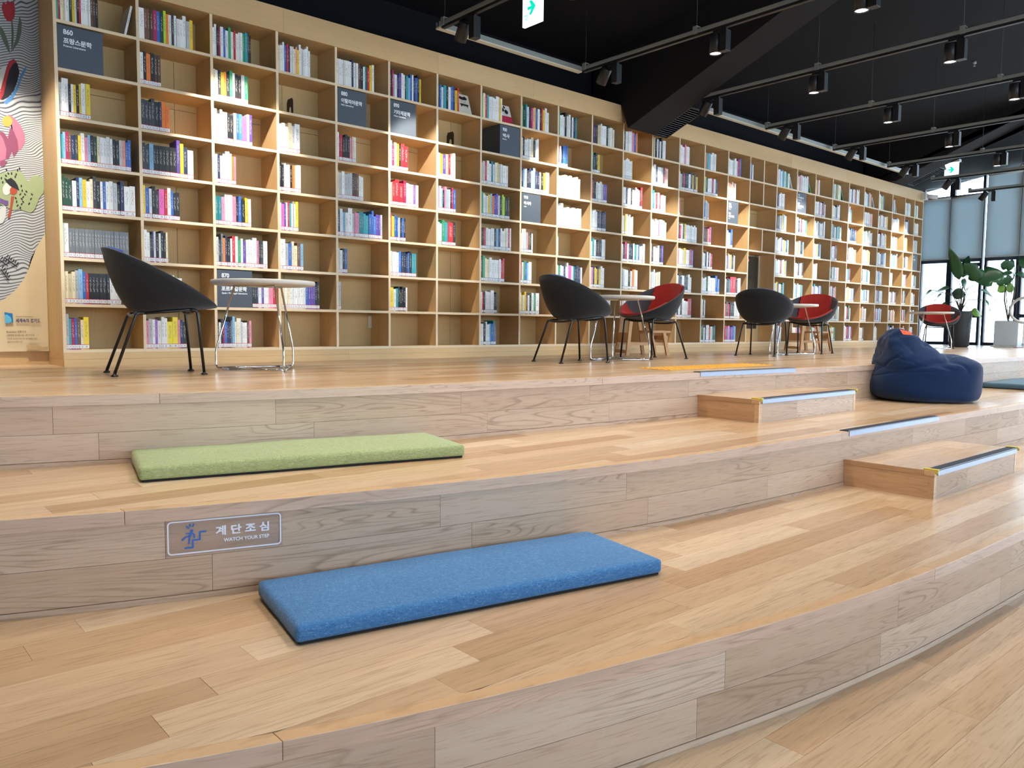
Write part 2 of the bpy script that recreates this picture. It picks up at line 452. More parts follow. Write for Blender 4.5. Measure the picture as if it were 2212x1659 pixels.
def tread(parent, front, back, z, ygrid, xbase, step, xr, solo):
    """tread planks between front(x) and back(x); planks outside `solo`=(x0,x1,y0) are joined as stuff"""
    rest = []
    ymin = min(front(x) for x in stations(*xr, 0.5)); ymax = max(back(x) for x in stations(*xr, 0.5))
    k0 = int(math.floor((ygrid-ymax)/PW))-1; k1 = int(math.ceil((ygrid-ymin)/PW))+1
    for k in range(k0, k1+1):
        hi = ygrid-k*PW-GAP/2; lo = hi-PW+GAP
        b0 = xbase-step*k
        n0 = int(math.floor((xr[0]-b0)/PL))-1
        x = b0+n0*PL
        while x < xr[1]:
            x0, x1 = max(x+GAP/2, xr[0]), min(x+PL-GAP/2, xr[1]); x += PL
            if x1-x0 < 0.02: continue
            xs = stations(x0, x1, 0.1); segs = []; cur = []
            gp = lambda q: min(hi, back(q))-max(lo, front(q))
            def cross(a_, b_):
                for _ in range(24):
                    m_ = (a_+b_)/2
                    if gp(m_) > 0.0002: a_ = m_
                    else: b_ = m_
                return (a_, max(lo, front(a_)), min(hi, back(a_)))
            for qi, q in enumerate(xs):
                t = min(hi, back(q)); b = max(lo, front(q))
                if t-b > 0.0002:
                    if not cur and qi > 0: cur.append(cross(q, xs[qi-1]))
                    cur.append((q, b, t))
                else:
                    if cur: cur.append(cross(xs[qi-1], q))
                    if len(cur) > 1 and cur[-1][0]-cur[0][0] > 0.004: segs.append(cur)
                    cur = []
            if len(cur) > 1: segs.append(cur)
            for sg in segs:
                full = all(abs(b-lo) < 1e-6 and abs(t-hi) < 1e-6 for _, b, t in sg)
                if full: sg = [sg[0], sg[-1]]
                D = {q: (b, t) for q, b, t in sg}
                zz = z - rng.random()*0.0004
                me = strip_prism(lambda q: D[q][0], lambda q: D[q][1], [q for q, _, _ in sg], z-0.012, zz)
                cx = (sg[0][0]+sg[-1][0])/2; cyy = (lo+hi)/2
                if solo[0] < cx < solo[1] and cyy > solo[2]:
                    ox, oy = sg[0][0], lo
                    o = obj('plank', ([(a-ox, b-oy, c-z) for a, b, c in me[0]], me[1]), 'tread', parent); o.location = (ox, oy, z)
                else: rest.append(me)
    if rest:
        o = obj('planks_far', merge(rest), 'tread_far', parent); o['kind'] = 'stuff'


# a far-plank material: tone picked from plank-sized cells instead of per object
s = NT('oak_floor_far'); tc = s.n('ShaderNodeTexCoord'); br = s.n('ShaderNodeTexBrick', offset=0.0, inp={'Scale': 1.0, 'Mortar Size': 0.0, 'Brick Width': PL, 'Row Height': PW, 'Color1': (0, 0, 0, 1), 'Color2': (1, 1, 1, 1)})
s.l(tc.outputs['Object'], br.inputs['Vector'])
mp = s.n('ShaderNodeMapping', inp={'Scale': (1.6, 26, 26)}); s.l(tc.outputs['Object'], mp.inputs['Vector'])
n1 = s.n('ShaderNodeTexNoise', inp={'Scale': 1.0, 'Detail': 5.0}); s.l(mp.outputs[0], n1.inputs['Vector'])
base = s.mix(br.outputs['Color'], OAK[1], OAK[2])
s.l(s.mix(0.7, base, s.ramp(n1.outputs[0], [(0.3, (0.86, 0.83, 0.79)), (0.62, (1, 1, 1))]), 'MULTIPLY'), s.b.inputs['Base Color'])
s.b.inputs['Roughness'].default_value = 0.25
M['tread_far'] = s.m


def pxline(L, px):
    return float(np.interp(px, [p[0] for p in L], [p[1] for p in L]))


T0 = [(0, 857), (450, 848), (600, 844.6), (900, 831.5), (1280, 815), (1494, 804.4), (1718, 796.5), (1896, 788), (2093, 777), (2212, 771)]
T1 = [(0, 1120.7), (265, 1103), (600, 1077), (900, 1045.8), (1280, 1007.8), (1500, 980.7), (1788, 938), (2015, 898.8), (2212, 870)]
T2 = [(290, 1659), (560, 1608), (753.6, 1565), (975, 1519.5), (1160, 1476.6), (1404, 1411.6), (1700, 1332.8), (1881, 1273.5), (2013, 1227), (2212, 1137)]


def jx(L, z, pxs): return [float(Zp(p, pxline(L, p), z)[0]) for p in pxs]


def spread(js, x0, x1, length):
    js = sorted(js); out = list(js)
    x = js[0]-length
    while x > x0: out.append(x); x -= length
    x = js[-1]+length
    while x < x1: out.append(x); x += length
    return sorted(out)


def riser(parent, E, ztop, zbot, ups, lows, nos, xr=(ROOM_L, ROOM_R), solo_hi=11.0):
    zn = ztop-NH; zb = zbot+0.020; zm = (zn+zb)/2
    for (za, zc, js) in ((zm+0.0006, zn-0.0006, ups), (zb+0.0006, zm-0.0006, lows)):
        ed = [xr[0]]+[j for j in js if xr[0]+0.05 < j < xr[1]-0.05]+[xr[1]]
        rest = []
        for a, b in zip(ed, ed[1:]):
            me = strip_prism(lambda x: E(x)+0.0 , lambda x: E(x)+0.012, stations(a+0.0006, b-0.0006), za, zc)
            if a < solo_hi:
                o = obj('riser_plank', ([(p[0]-a, p[1]-E(a), p[2]-za) for p in me[0]], me[1]), 'riser', parent); o.location = (a, E(a), za)
            else: rest.append(me)
        if rest:
            o = obj('riser_plank', merge(rest), 'riser', parent)
    # foot strip and nosing
    ed = [xr[0]]+[j for j in nos if xr[0]+0.05 < j < xr[1]-0.05]+[xr[1]]
    for a, b in zip(ed, ed[1:]):
        me = strip_prism(lambda x: E(x)-0.007, lambda x: E(x)+NW-0.007, stations(a+0.0005, b-0.0005), zn, ztop+0.0003)
        o = obj('nosing_strip', ([(p[0]-a, p[1]-E(a), p[2]-zn) for p in me[0]], me[1]), ['nosing', 'nosing_face'], parent); o.location = (a, E(a), zn)
        for p_ in o.data.polygons:
            if p_.normal.y < -.7: p_.material_index = 1
        bv = o.modifiers.new('bevel', 'BEVEL'); bv.width = 0.0016; bv.segments = 2; bv.limit_method = 'ANGLE'; bv.angle_limit = 0.9
    o = obj('foot_strip', strip_prism(lambda x: E(x)-0.002, lambda x: E(x)+0.012, stations(*xr), zbot, zb-0.0015), 'riser', parent)


def tierbody(name, front, back, z0, z1):
    return obj(name, strip_prism(front, back, stations(ROOM_L, ROOM_R, 0.15), z0, z1), 'under')


XR = (ROOM_L, ROOM_R)
floor = tierbody('floor', lambda x: ROOM_F, lambda x: E2(x)+0.012, -1.05, ZT[3]-0.012)
tag(floor, 'lowest oak plank floor at the foot of the seating steps', None, None, 'structure')
tread(floor, lambda x: ROOM_F, lambda x: E2(x)+0.004, ZT[3], -4.6665, 0.812, 0.155, XR, (-0.5, 6.5, -6.6))
tiers = []
for nm, Ef, Eb, zi, yg, xb, stp, lab in (
        ('seating_tier', E0, lambda x: BACKY if x < 13.5 else 1.62, 0, -0.02, 0.30, 0.165, 'upper oak platform carrying the bookcase, chairs and tables'),
        ('seating_tier', E1, lambda x: E0(x)+0.012, 1, -3.1413, 0.954, 0.166, 'curved oak seating tier with the green cushion'),
        ('seating_tier', E2, lambda x: E1(x)+0.012, 2, -3.3784, 0.9905, 0.154, 'curved oak seating tier with the blue cushion')):
    Einner = (lambda Ef: (lambda x: Ef(x)+NW-0.007))(Ef)
    if zi == 0:
        t = obj(nm, merge([strip_prism(lambda x: Ef(x)+0.012, lambda x: BACKY+0.1, stations(ROOM_L, ROOM_R, 0.15), -1.05, ZT[0]-0.012),
                           strip_prism(lambda x: BACKY+0.05, lambda x: 1.62, [13.5, ROOM_R], -1.05, ZT[0]-0.012)]), 'under')
    else:
        t = tierbody(nm, lambda x: Ef(x)+0.012, Eb, -1.05, ZT[zi]-0.012)
    t['kind'] = 'structure'; t['label'] = lab
    if zi == 0: tread(t, Einner, Eb, 0.0, yg, xb, stp, XR, (-1.2, 8.2, -9))
    elif zi == 1: tread(t, Einner, Eb, ZT[1], yg, xb, stp, XR, (-2, 12.0, -9))
    else: tread(t, Einner, Eb, ZT[2], yg, xb, stp, XR, (-2, 12.0, -9))
    tiers.append(t)
riser(tiers[0], E0, ZT[0], ZT[1], spread(jx(T0, 0, [112, 610, 996, 1272, 1477, 1680, 1837]), *XR, 1.05), spread(jx(T0, 0, [211, 690, 1053, 1313, 1700]), *XR, 1.05), spread(jx(T0, 0, [1296]), *XR, 2.4))
riser(tiers[1], E1, ZT[1], ZT[2], spread(jx(T1, ZT[1], [354, 943, 1351, 1963, 2077]), *XR, 1.05), spread(jx(T1, ZT[1], [455, 1012, 1398, 1656]), *XR, 1.05), spread(jx(T1, ZT[1], [266, 1811]), *XR, 2.4))
riser(tiers[2], E2, ZT[2], ZT[3], spread(jx(T2, ZT[2], [937, 1563, 1937]), *XR, 1.05), spread(jx(T2, ZT[2], [1504, 1902]), *XR, 1.05), spread(jx(T2, ZT[2], [2013]), *XR, 2.4))

# ------------------------------------------------------------------ room shell
def ceil_z(y): return 3.27-0.17*y if y > -6 else 4.29+0.17*(y+6)


V = []; Fc = []
prof = [(1.7, ceil_z(1.7)), (-6.0, ceil_z(-6)), (ROOM_F-0.1, ceil_z(ROOM_F-0.1))]
for x in (ROOM_L-0.1, ROOM_R+0.3):
    V += [(x, y, z) for y, z in prof] + [(x, y, z+0.12) for y, z in prof]
Fc = [(0, 1, 7, 6), (1, 2, 8, 7), (3, 9, 10, 4), (4, 10, 11, 5), (0, 6, 9, 3), (2, 5, 11, 8), (0, 3, 4, 1), (1, 4, 5, 2), (6, 7, 10, 9), (7, 8, 11, 10)]
o = obj('ceiling', (V, Fc), 'black'); tag(o, 'sloping black ceiling', None, None, 'structure')
o = obj('wall_back', B(ROOM_L, 13.5, BACKY, BACKY+0.12, -0.02, 2.69), 'wall'); tag(o, 'wooden wall behind the banner and bookcase', None, None, 'structure')
bm = bmesh.new(); box(bm, ROOM_L, 13.5, BACKY+0.005, BACKY+0.12, 2.69, 3.3); box(bm, 13.5, ROOM_R, 1.6, 1.72, -0.02, 3.1); box(bm, 13.4, 13.5, BACKY+0.12, 1.62, -0.02, 3.2)
o = obj('wall_far', bm, 'black'); tag(o, 'black wall above and beyond the bookcase', None, None, 'structure')
o = obj('wall_left', B(ROOM_L-0.12, ROOM_L, ROOM_F, BACKY+0.12, -1.05, 4.4), 'plaster'); o['kind'] = 'structure'
# front wall (behind the camera) with a long strip of windows
bm = bmesh.new()
box(bm, ROOM_L, ROOM_R, ROOM_F-0.12, ROOM_F, -1.05, 0.3); box(bm, ROOM_L, ROOM_R, ROOM_F-0.12, ROOM_F, 2.3, 3.5); box(bm, ROOM_L, -3.0, ROOM_F-0.12, ROOM_F, -0.4, 2.9)
for i in range(10): box(bm, -3.0+i*2.05, -2.88+i*2.05, ROOM_F-0.12, ROOM_F, -0.4, 2.9)
o = obj('wall_front', bm, 'plaster'); o['kind'] = 'structure'

# window wall on the right: bays along y
XW = ROOM_R
bays = [(1.60, 0.98), (0.90, 0.425), (0.33, -0.165), (-0.295, -0.79), (-0.89, -1.42)]
y = -1.50
while y > ROOM_F+1.2:
    bays.append((y, y-1.05)); y -= 1.15
bays.append((y, ROOM_F+0.05))
for i, (ya, yb) in enumerate(bays):
    w = empty('window_%d' % (i+1), (XW, (ya+yb)/2, 0), 0, None, None, None, 'structure')
    yc = (ya+yb)/2; zt = ceil_z(ya)-0.02
    zlo = 0.0 if ya > -2.9 else -0.9
    e = 0.045
    bm = bmesh.new(); box(bm, 0, 0.09, ya-yc, ya-yc+e, zlo, zt); box(bm, 0, 0.09, yb-yc-e, yb-yc, zlo, ceil_z(yb)-0.02); obj('mullion', bm, 'frame', w)
    for (za, zb_) in ((zlo, zlo+0.06), (1.625, 1.70), (2.86, 2.93)):
        if i in (3,) and za > 2: continue
        obj('rail', B(0.01, 0.08, yb-yc, ya-yc, za, zb_), 'frame', w)
    if i in (2, 4): obj('rail', B(0.01, 0.08, yb-yc, ya-yc, 0.535, 0.60), 'frame', w)
    if i == 2: obj('door_head', B(0.0, 0.07, yb-yc, ya-yc, 1.53, 1.60), 'frame', w)
    obj('pane', B(0.04, 0.046, yb-yc, ya-yc, zlo+0.06, ceil_z(ya)), 'glass', w)
# roller blinds
for nm, ya, yb, zt, lab in (('roller_blind', 1.2, 0.377, 2.86, 'pale roller blind at the end of the bookcase, leftmost of the blinds'),
                            ('roller_blind', 0.368, -0.215, 2.86, 'pale roller blind in the middle, left of the bright gap'),
                            ('roller_blind', -0.275, -0.845, 3.22, 'taller pale roller blind right of the bright gap'),
                            ('roller_blind', -0.855, -1.45, 3.32, 'tall pale roller blind at the right edge of the picture')):
    b = empty(nm, (XW-0.07, (ya+yb)/2, 1.7), 0, lab, 'blind', 'roller blinds on the window wall')
    h = (ya-yb)/2
    obj('blind_cloth', B(0, 0.003, -h, h, 0.0, zt-1.7), 'blind', b); obj('bottom_bar', B(-0.008, 0.011, -h, h, -0.02, 0.006), 'casing', b)
    bm = bmesh.new(); tube(bm, [(0, -h, zt-1.68), (0, h, zt-1.68)], 0.022, 10); obj('roller', bm, 'casing', b)

# outside
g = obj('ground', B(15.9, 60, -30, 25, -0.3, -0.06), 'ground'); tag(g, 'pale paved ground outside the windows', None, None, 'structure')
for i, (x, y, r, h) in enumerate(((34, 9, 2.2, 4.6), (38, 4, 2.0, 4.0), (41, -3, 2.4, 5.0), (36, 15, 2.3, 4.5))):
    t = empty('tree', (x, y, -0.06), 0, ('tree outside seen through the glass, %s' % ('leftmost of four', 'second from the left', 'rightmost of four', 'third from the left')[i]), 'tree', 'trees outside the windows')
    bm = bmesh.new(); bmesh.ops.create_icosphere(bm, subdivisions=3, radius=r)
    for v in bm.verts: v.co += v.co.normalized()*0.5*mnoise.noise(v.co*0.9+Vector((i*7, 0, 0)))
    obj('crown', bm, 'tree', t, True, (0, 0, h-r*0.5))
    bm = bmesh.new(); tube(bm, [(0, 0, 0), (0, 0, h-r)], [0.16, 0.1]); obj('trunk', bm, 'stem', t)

# ------------------------------------------------------------------ bookcase
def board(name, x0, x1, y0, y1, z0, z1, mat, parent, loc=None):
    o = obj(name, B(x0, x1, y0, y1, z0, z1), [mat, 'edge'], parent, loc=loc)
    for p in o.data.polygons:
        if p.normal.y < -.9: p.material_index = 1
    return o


SH0, SP_ = 0.1115, 0.302
TH = 0.020
cols = [i*0.5 for i in range(17)] + [8.656] + [float(v)*K for v in (10.489, 11.075, 11.66, 12.24, 12.82, 13.40, 13.97, 14.53, 14.96, 15.36)]
# widen the regular part to the measured pitch
cols = [c if i > 16 else i*0.4999 for i, c in enumerate(cols)]
BD = 0.29
case = empty('bookcase', (0, 0, 0), 0, 'wall-long pale wooden bookcase of square open cells', 'bookcase')
NR = 8
ZTOP = SH0+SP_*NR
for i, x in enumerate(cols):
    yb_ = BACKY if i in (0,) else BD
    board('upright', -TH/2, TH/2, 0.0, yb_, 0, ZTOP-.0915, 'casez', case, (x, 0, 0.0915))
ALC = 16      # the service bay
for c in range(len(cols)-1):
    x0, x1 = cols[c]+TH/2, cols[c+1]-TH/2
    for k in range(NR):
        if c == ALC and k in (1, 2, 3): continue
        z = SH0+SP_*k
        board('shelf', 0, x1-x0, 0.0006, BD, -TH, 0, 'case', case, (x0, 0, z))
xm = (cols[ALC]+cols[ALC+1])/2
for k in (4, 6, 7):
    z = SH0+SP_*k
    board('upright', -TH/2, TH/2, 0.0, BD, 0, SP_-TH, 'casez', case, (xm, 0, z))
# back panels: boards with thin dark joints
jb = [float(Yp(375, 150, BD)[0]), float(Yp(609, 200, BD)[0]), float(Yp(973.7, 280, BD)[0])]
xs = [0.0, jb[0], jb[1], jb[2]]
while xs[-1] < 12.2: xs.append(xs[-1]+1.22)
xs.append(cols[-1])
zj = 1.86
for a, b in zip(xs, xs[1:]):
    obj('back_panel', B(a+0.0015, b-0.0015, BD, BD+0.012, 0.0915, zj-0.0015), 'back', case)
    obj('back_panel', B(a+0.0015, b-0.0015, BD, BD+0.012, zj+0.0015, 2.3), 'back', case)
    obj('back_panel', B(a+0.0015, b-0.0015, BD, BD+0.012, 2.303, 2.53), 'back', case)
obj('case_body', B(0, cols[-1], BD+0.013, BACKY-0.002, 0.0, 2.6), 'under', case)
# head fascia, plinth
fx = [-TH/2, 1.55, 3.0, 4.15, 5.6, 7.3, 9.0, 10.6, 12.1, cols[-1]+TH/2]
for a, b in zip(fx, fx[1:]): obj('fascia_board', B(a+0.0006, b-0.0006, -0.008, BACKY, ZTOP-TH, 2.69), 'case', case)
fx = [-TH/2, 2.1, 4.6, 7.05, 9.5, 11.9, cols[-1]+TH/2]
for a, b in zip(fx, fx[1:]):
    obj('plinth_board', B(a+0.0005, b-0.0005, -0.002, BACKY-0.01, 0.047, 0.0912), 'case', case)
    obj('plinth_board', B(a+0.0005, b-0.0005, -0.010, BACKY-0.01, 0.0, 0.046), 'case', case)
# service bay: dark metal cabinet door at the back left, red lamp
sb = empty('service_cabinet', (cols[ALC+1]-TH/2-0.329, BD-0.06, SH0), 0, 'dark service cabinet door with a small red lamp inside the open bay of the bookcase', 'cabinet')
obj('cabinet_door', B(0.0, 0.30, 0.0, 0.03, 0.18, 1.16, 0.003), 'cabinet', sb); obj('door_frame', B(0.30, 0.325, -0.012, 0.04, 0.0, 1.18), 'outlet', sb)
obj('lower_panel', B(0.0, 0.30, 0.0, 0.03, 0.0, 0.175), 'case', sb)
o = obj('red_lamp', B(0.015, 0.045, -0.02, 0.0, 1.085, 1.115, 0.008), 'red_led', sb)

# ------------------------------------------------------------------ books
PAL = dict(w='e6e8e6', i='b9bcbf', W='f0f1ee', c='e3d8b4', C='cfc19c', k='17171b', K='0f1115', d='33373d', e='6f7479', n='1c2b55', b='2f62b4', B='3f7fd0', s='86b4d6', t='2c9aa6', T='16808a', g='2f9c6a', G='14402c',
           l='a8cf2e', y='e6c21e', Y='f0d531', o='ef7a1e', r='c21f2b', R='c8202c', m='a3164f', p='e08aa6', P='e067b4', v='5b3fa0', V='8d5ab8', a='6b4a35', A='4a3328', O='e9a08a')
CNAME = dict(w='white', i='light grey', W='thick white', c='cream', C='tan', k='black', K='black', d='dark grey', e='grey', n='navy', b='blue', B='bright blue', s='pale blue', t='teal', T='dark teal', g='green', G='dark green',
             l='lime', y='yellow', Y='thick yellow', o='orange', r='red', R='thick red', m='crimson', p='pink', P='thick pink', v='purple', V='violet', a='brown', A='dark brown', O='salmon')
CNAME_SET = set('WYRP')
# (column, row from the top) -> (colours left to right, share of the cell filled)
CELLS = {
 (0, 0): ('gmcCWGywkrwwwwaAk', .52), (0, 2): ('iwWkwykyWY', .39), (0, 3): ('tsmandywpskGcwwwwkkiObb', .90), (0, 4): ('GGGwnsywcdkwbwwiknWW', .94), (0, 5): ('Weeeeeeeeeeeeeeeeeeee', .84), (0, 6): ('cCcisbrkkkkkkwww', .72), (0, 7): ('itmbacY', .29),
 (1, 0): ('WaaAmbGlowdwwwwiy', .76), (1, 1): ('wkokAA', .29), (1, 2): ('ddddknoo', .40), (1, 3): ('ddskkkkkkkvynW', .73), (1, 4): ('ybwkdPrwbkk', .52), (1, 5): ('wwAnwkwkkc', .34), (1, 6): ('wiwkbckkbcwwW', .53), (1, 7): ('piwVwwwYYpnk', .58),
 (2, 0): ('wwkmwbwgwrwwwgtAk', .61), (2, 1): ('cwkyokgwkkig', .55), (2, 2): ('wwwWkkwbBPwv', .61), (2, 3): ('wnwwWwop', .34), (2, 4): ('TTpwWpkbkyw', .57), (2, 5): ('ideonkwrwgwvwwwWpkdW', .83), (2, 7): ('kwkmbnneswcwiwwap', .55),
 (3, 0): ('cwwbrnwwcOywwwwww', .57), (3, 2): ('wwwCiW', .37), (3, 3): ('kkwwwkowW', .38), (3, 4): ('wPvwrtwiwY', .33), (3, 5): ('Wibccas', .41), (3, 6): ('ccwcwwwwwwbvvvkk', .70),
 (4, 0): ('wwwwwwwnwwAkwTryw', .73), (4, 2): ('wmrkkkpcw', .37), (4, 3): ('ciwiiiAAaww', .51), (4, 4): ('nwswWippTTttbbBvvi', .89), (4, 5): ('iwkb', .19), (4, 6): ('i', .06),
 (5, 0): ('kmiwnvwwktsbwnbky', .68), (5, 2): ('wmwykRR', .39), (5, 3): ('OrRRmwwwVw', .62), (5, 4): ('rybbwnbk', .34), (5, 5): ('wwwwBnknbktt', .57), (5, 6): ('YwtkkkKw', .38),
 (6, 0): ('nbwtkwbnyr', .50), (6, 2): ('wyvOrww', .42), (6, 3): ('piskpsikmb', .43), (6, 4): ('wwgtRk', .43),
 (7, 0): ('gcrtwwwwwwyw', .54), (7, 2): ('iirwwTwwyiwWw', .70), (7, 3): ('gwwwysovvwkllkd', .75), (7, 4): ('kkrwwWksnwwcwrw', .80), (7, 5): ('kgccwwwwwrr', .63), (7, 6): ('wrkwwwWkd', .44), (7, 7): ('wwkwwsbTV', .42),
 (8, 0): ('gktwnmpybwkryww', .77), (8, 1): ('wkwwwckww', .50), (8, 2): ('nswknssnkwkyW', .80), (8, 4): ('cwwsOakw', .36), (8, 5): ('rwgbsW', .33), (8, 6): ('wywyawkwgW', .55),
 (9, 0): ('gwwwkwwkwnT', .57), (9, 1): ('rwkbBb', .30), (9, 2): ('wwwwwwwwww', .70), (9, 3): ('wwwwwwwwwwww', .75), (9, 4): ('w', .05), (9, 5): ('wgwwnwwPwtknnw', .80), (9, 6): ('wrwikw', .5),
 (10, 0): ('mnkCCwwWGwwcw', .73), (10, 1): ('gnky', .27), (10, 2): ('rkkwwwivv', .52), (10, 3): ('swwwnannn', .50), (10, 4): ('wtwkAkww', .5), (10, 5): ('wpnyykyww', .48), (10, 6): ('wmwwrkww', .7),
 (11, 0): ('kwwwwpbo', .50), (11, 1): ('wwwwwwc', .34), (11, 2): ('wwnwwkWwwwkr', .72), (11, 3): ('wiywwwww', .40), (11, 4): ('wkmwnkwtwbwww', .85), (11, 5): ('wiwwkwoww', .60), (11, 6): ('rwwrwwww', .5),
 (12, 0): ('kCkwnwkww', .50), (12, 1): ('wwnwwiapc', .62), (12, 2): ('sTwrwrwww', .55), (12, 3): ('wwwwwpwwww', .60), (12, 4): ('wAwwwwkv', .5), (12, 5): ('wiwwiccw', .40),
 (13, 0): ('wwwwpww', .42), (13, 1): ('wikmknwnyny', .78), (13, 2): ('p', .08), (13, 3): ('kmwGywwwwwww', .80), (13, 4): ('pwwiywwmV', .66), (13, 5): ('wknwnkww', .62), (13, 6): ('nwkwwwrm', .65),
 (14, 0): ('otswww', .5), (14, 1): ('lnwwmwn', .6), (14, 2): ('wbwii', .25), (14, 3): ('mAaOrV', .38), (14, 4): ('wwkwnwm', .45), (14, 5): ('wwwGwwwwbB', .8), (14, 6): ('wckw', .2), (14, 7): ('gkwnwwrwgn', .68),
 (15, 0): ('wwwiwwmb', .6), (15, 1): ('wOOcOw', .4), (15, 3): ('wwb', .30), (15, 4): ('wbOwyknw', .45), (15, 5): ('wkTrRkww', .75), (15, 6): ('rArkkwww', .75), (15, 7): ('mrbpvVbs', .58),
 (6, 1): ('', 0), (3, 1): ('', 0),
}
SIGNS = {(0, 1): .56, (2, 6): .56, (4, 1): .56, (5, 1): .55, (7, 1): -.53, (8, 3): .54, (15, 2): .50, (18, 1): .52, (18, 6): .52, (26, 3): .62}
EMPTY = {(3, 7), (4, 7), (5, 7), (6, 5), (6, 6), (6, 7), (8, 7), (9, 7), (10, 7), (11, 7), (12, 7), (12, 6), (13, 7)}
RAND = list('wwwwwwwwwwwwwwwwwwwiiiccckkndbsstgyyrmpaO')
br = random.Random(21)
for c in range(17, len(cols)-1):
    for r in range(8):
        if (c, r) in SIGNS: continue
        fr = br.uniform(.42, .75) if br.random() < .85 else br.uniform(.2, .35)
        wd = cols[c+1]-cols[c]
        CELLS[(c, r)] = (''.join(br.choice(RAND) for _ in range(max(3, int(fr*wd/0.5*15)))), fr)
CELLS[(16, 0)] = ('wbw', .13)
CELLS[(2, 6)] = ('kknwwvwwpprr', .42)      # stands right of the 870 sign
CELLS[(18, 6)] = ('kwwwwi', .42)


def book_geo(x, w, y, d, z, h, tilt=0.0):
    """cover (spine + two boards) and page block boxes; returns list of (verts, faces, material index, spine face idx)"""
    t = min(0.0022, w*0.2)
    bm_boxes = [((x, x+w, y, y+t, z, z+h), 0, True), ((x, x+t, y+t, y+d, z, z+h), 0, False), ((x+w-t, x+w, y+t, y+d, z, z+h), 0, False)]
    pages = (x+t, x+w-t, y+t, y+d-0.003, z+0.002, z+h-0.003)
    return bm_boxes, pages


FB = ((0, 3, 2, 1), (4, 5, 6, 7), (0, 1, 5, 4), (1, 2, 6, 5), (2, 3, 7, 6), (3, 0, 4, 7))


def boxv(b):
    x0, x1, y0, y1, z0, z1 = b
    return [(x0, y0, z0), (x1, y0, z0), (x1, y1, z0), (x0, y1, z0), (x0, y0, z1), (x1, y0, z1), (x1, y1, z1), (x0, y1, z1)]


def make_mesh(name, boxes, mats):
    """boxes: (bounds, material index, colour, spine?, matrix)"""
    V = []; Fc = []; mi = []; colr = []; uvs = []
    for b, m, c, sp, mt in boxes:
        o = len(V); vv = boxv(b)
        if mt is not None: vv = [tuple(mt @ Vector(p)) for p in vv]
        V += vv
        for k, f in enumerate(FB):
            Fc.append(tuple(i+o for i in f)); mi.append(m)
            for q in range(4):
                colr += [c[0], c[1], c[2], 1.0]
                uvs += list(((0, 0), (1, 0), (1, 1), (0, 1))[q]) if (sp and k == 2) else [-1.0, -1.0]
    me = bpy.data.meshes.new(name); me.from_pydata(V, [], Fc)
    me.polygons.foreach_set('material_index', mi)
    ca = me.color_attributes.new('Col', 'FLOAT_COLOR', 'CORNER'); ca.data.foreach_set('color', colr)
    uv = me.uv_layers.new(name='UVMap'); uv.data.foreach_set('uv', uvs)
    for m in mats: me.materials.append(M[m])
    return me


WORDN = ['first', 'second', 'third', 'fourth', 'fifth', 'sixth', 'seventh', 'eighth', 'ninth', 'tenth', 'eleventh']
ORD = ['first', 'second', 'third', 'fourth', 'fifth', 'sixth', 'seventh', 'eighth', 'ninth', 'tenth', 'eleventh', 'twelfth', 'thirteenth', 'fourteenth', 'fifteenth', 'sixteenth', 'seventeenth', 'eighteenth', 'nineteenth', 'twentieth', 'twenty-first', 'twenty-second', 'twenty-third', 'twenty-fourth']
ROWN = ['top', 'second', 'third', 'fourth', 'fifth', 'sixth', 'seventh', 'bottom']


def lab_boxes(x, w, y, z, red, mt=None):
    band = 1 if red else 2
    g = 0.0005; a = 0.0006
    W3 = (1, 1, 1)
    return [((x+g, x+w-g, y-a, y+0.0002, z+0.004, z+0.0065), band, W3, False, mt), ((x+g, x+w-g, y-a, y+0.0002, z+0.0068, z+0.030), 0, W3, False, mt),
            ((x+g, x+w-g, y-a, y+0.0002, z+0.0303, z+0.0335), band, W3, False, mt), ((x+w*.28, x+w*.72, y-a-0.0003, y, z+0.013, z+0.016), 3, W3, False, mt), ((x+w*.28, x+w*.66, y-a-0.0003, y, z+0.020, z+0.0235), 3, W3, False, mt)]


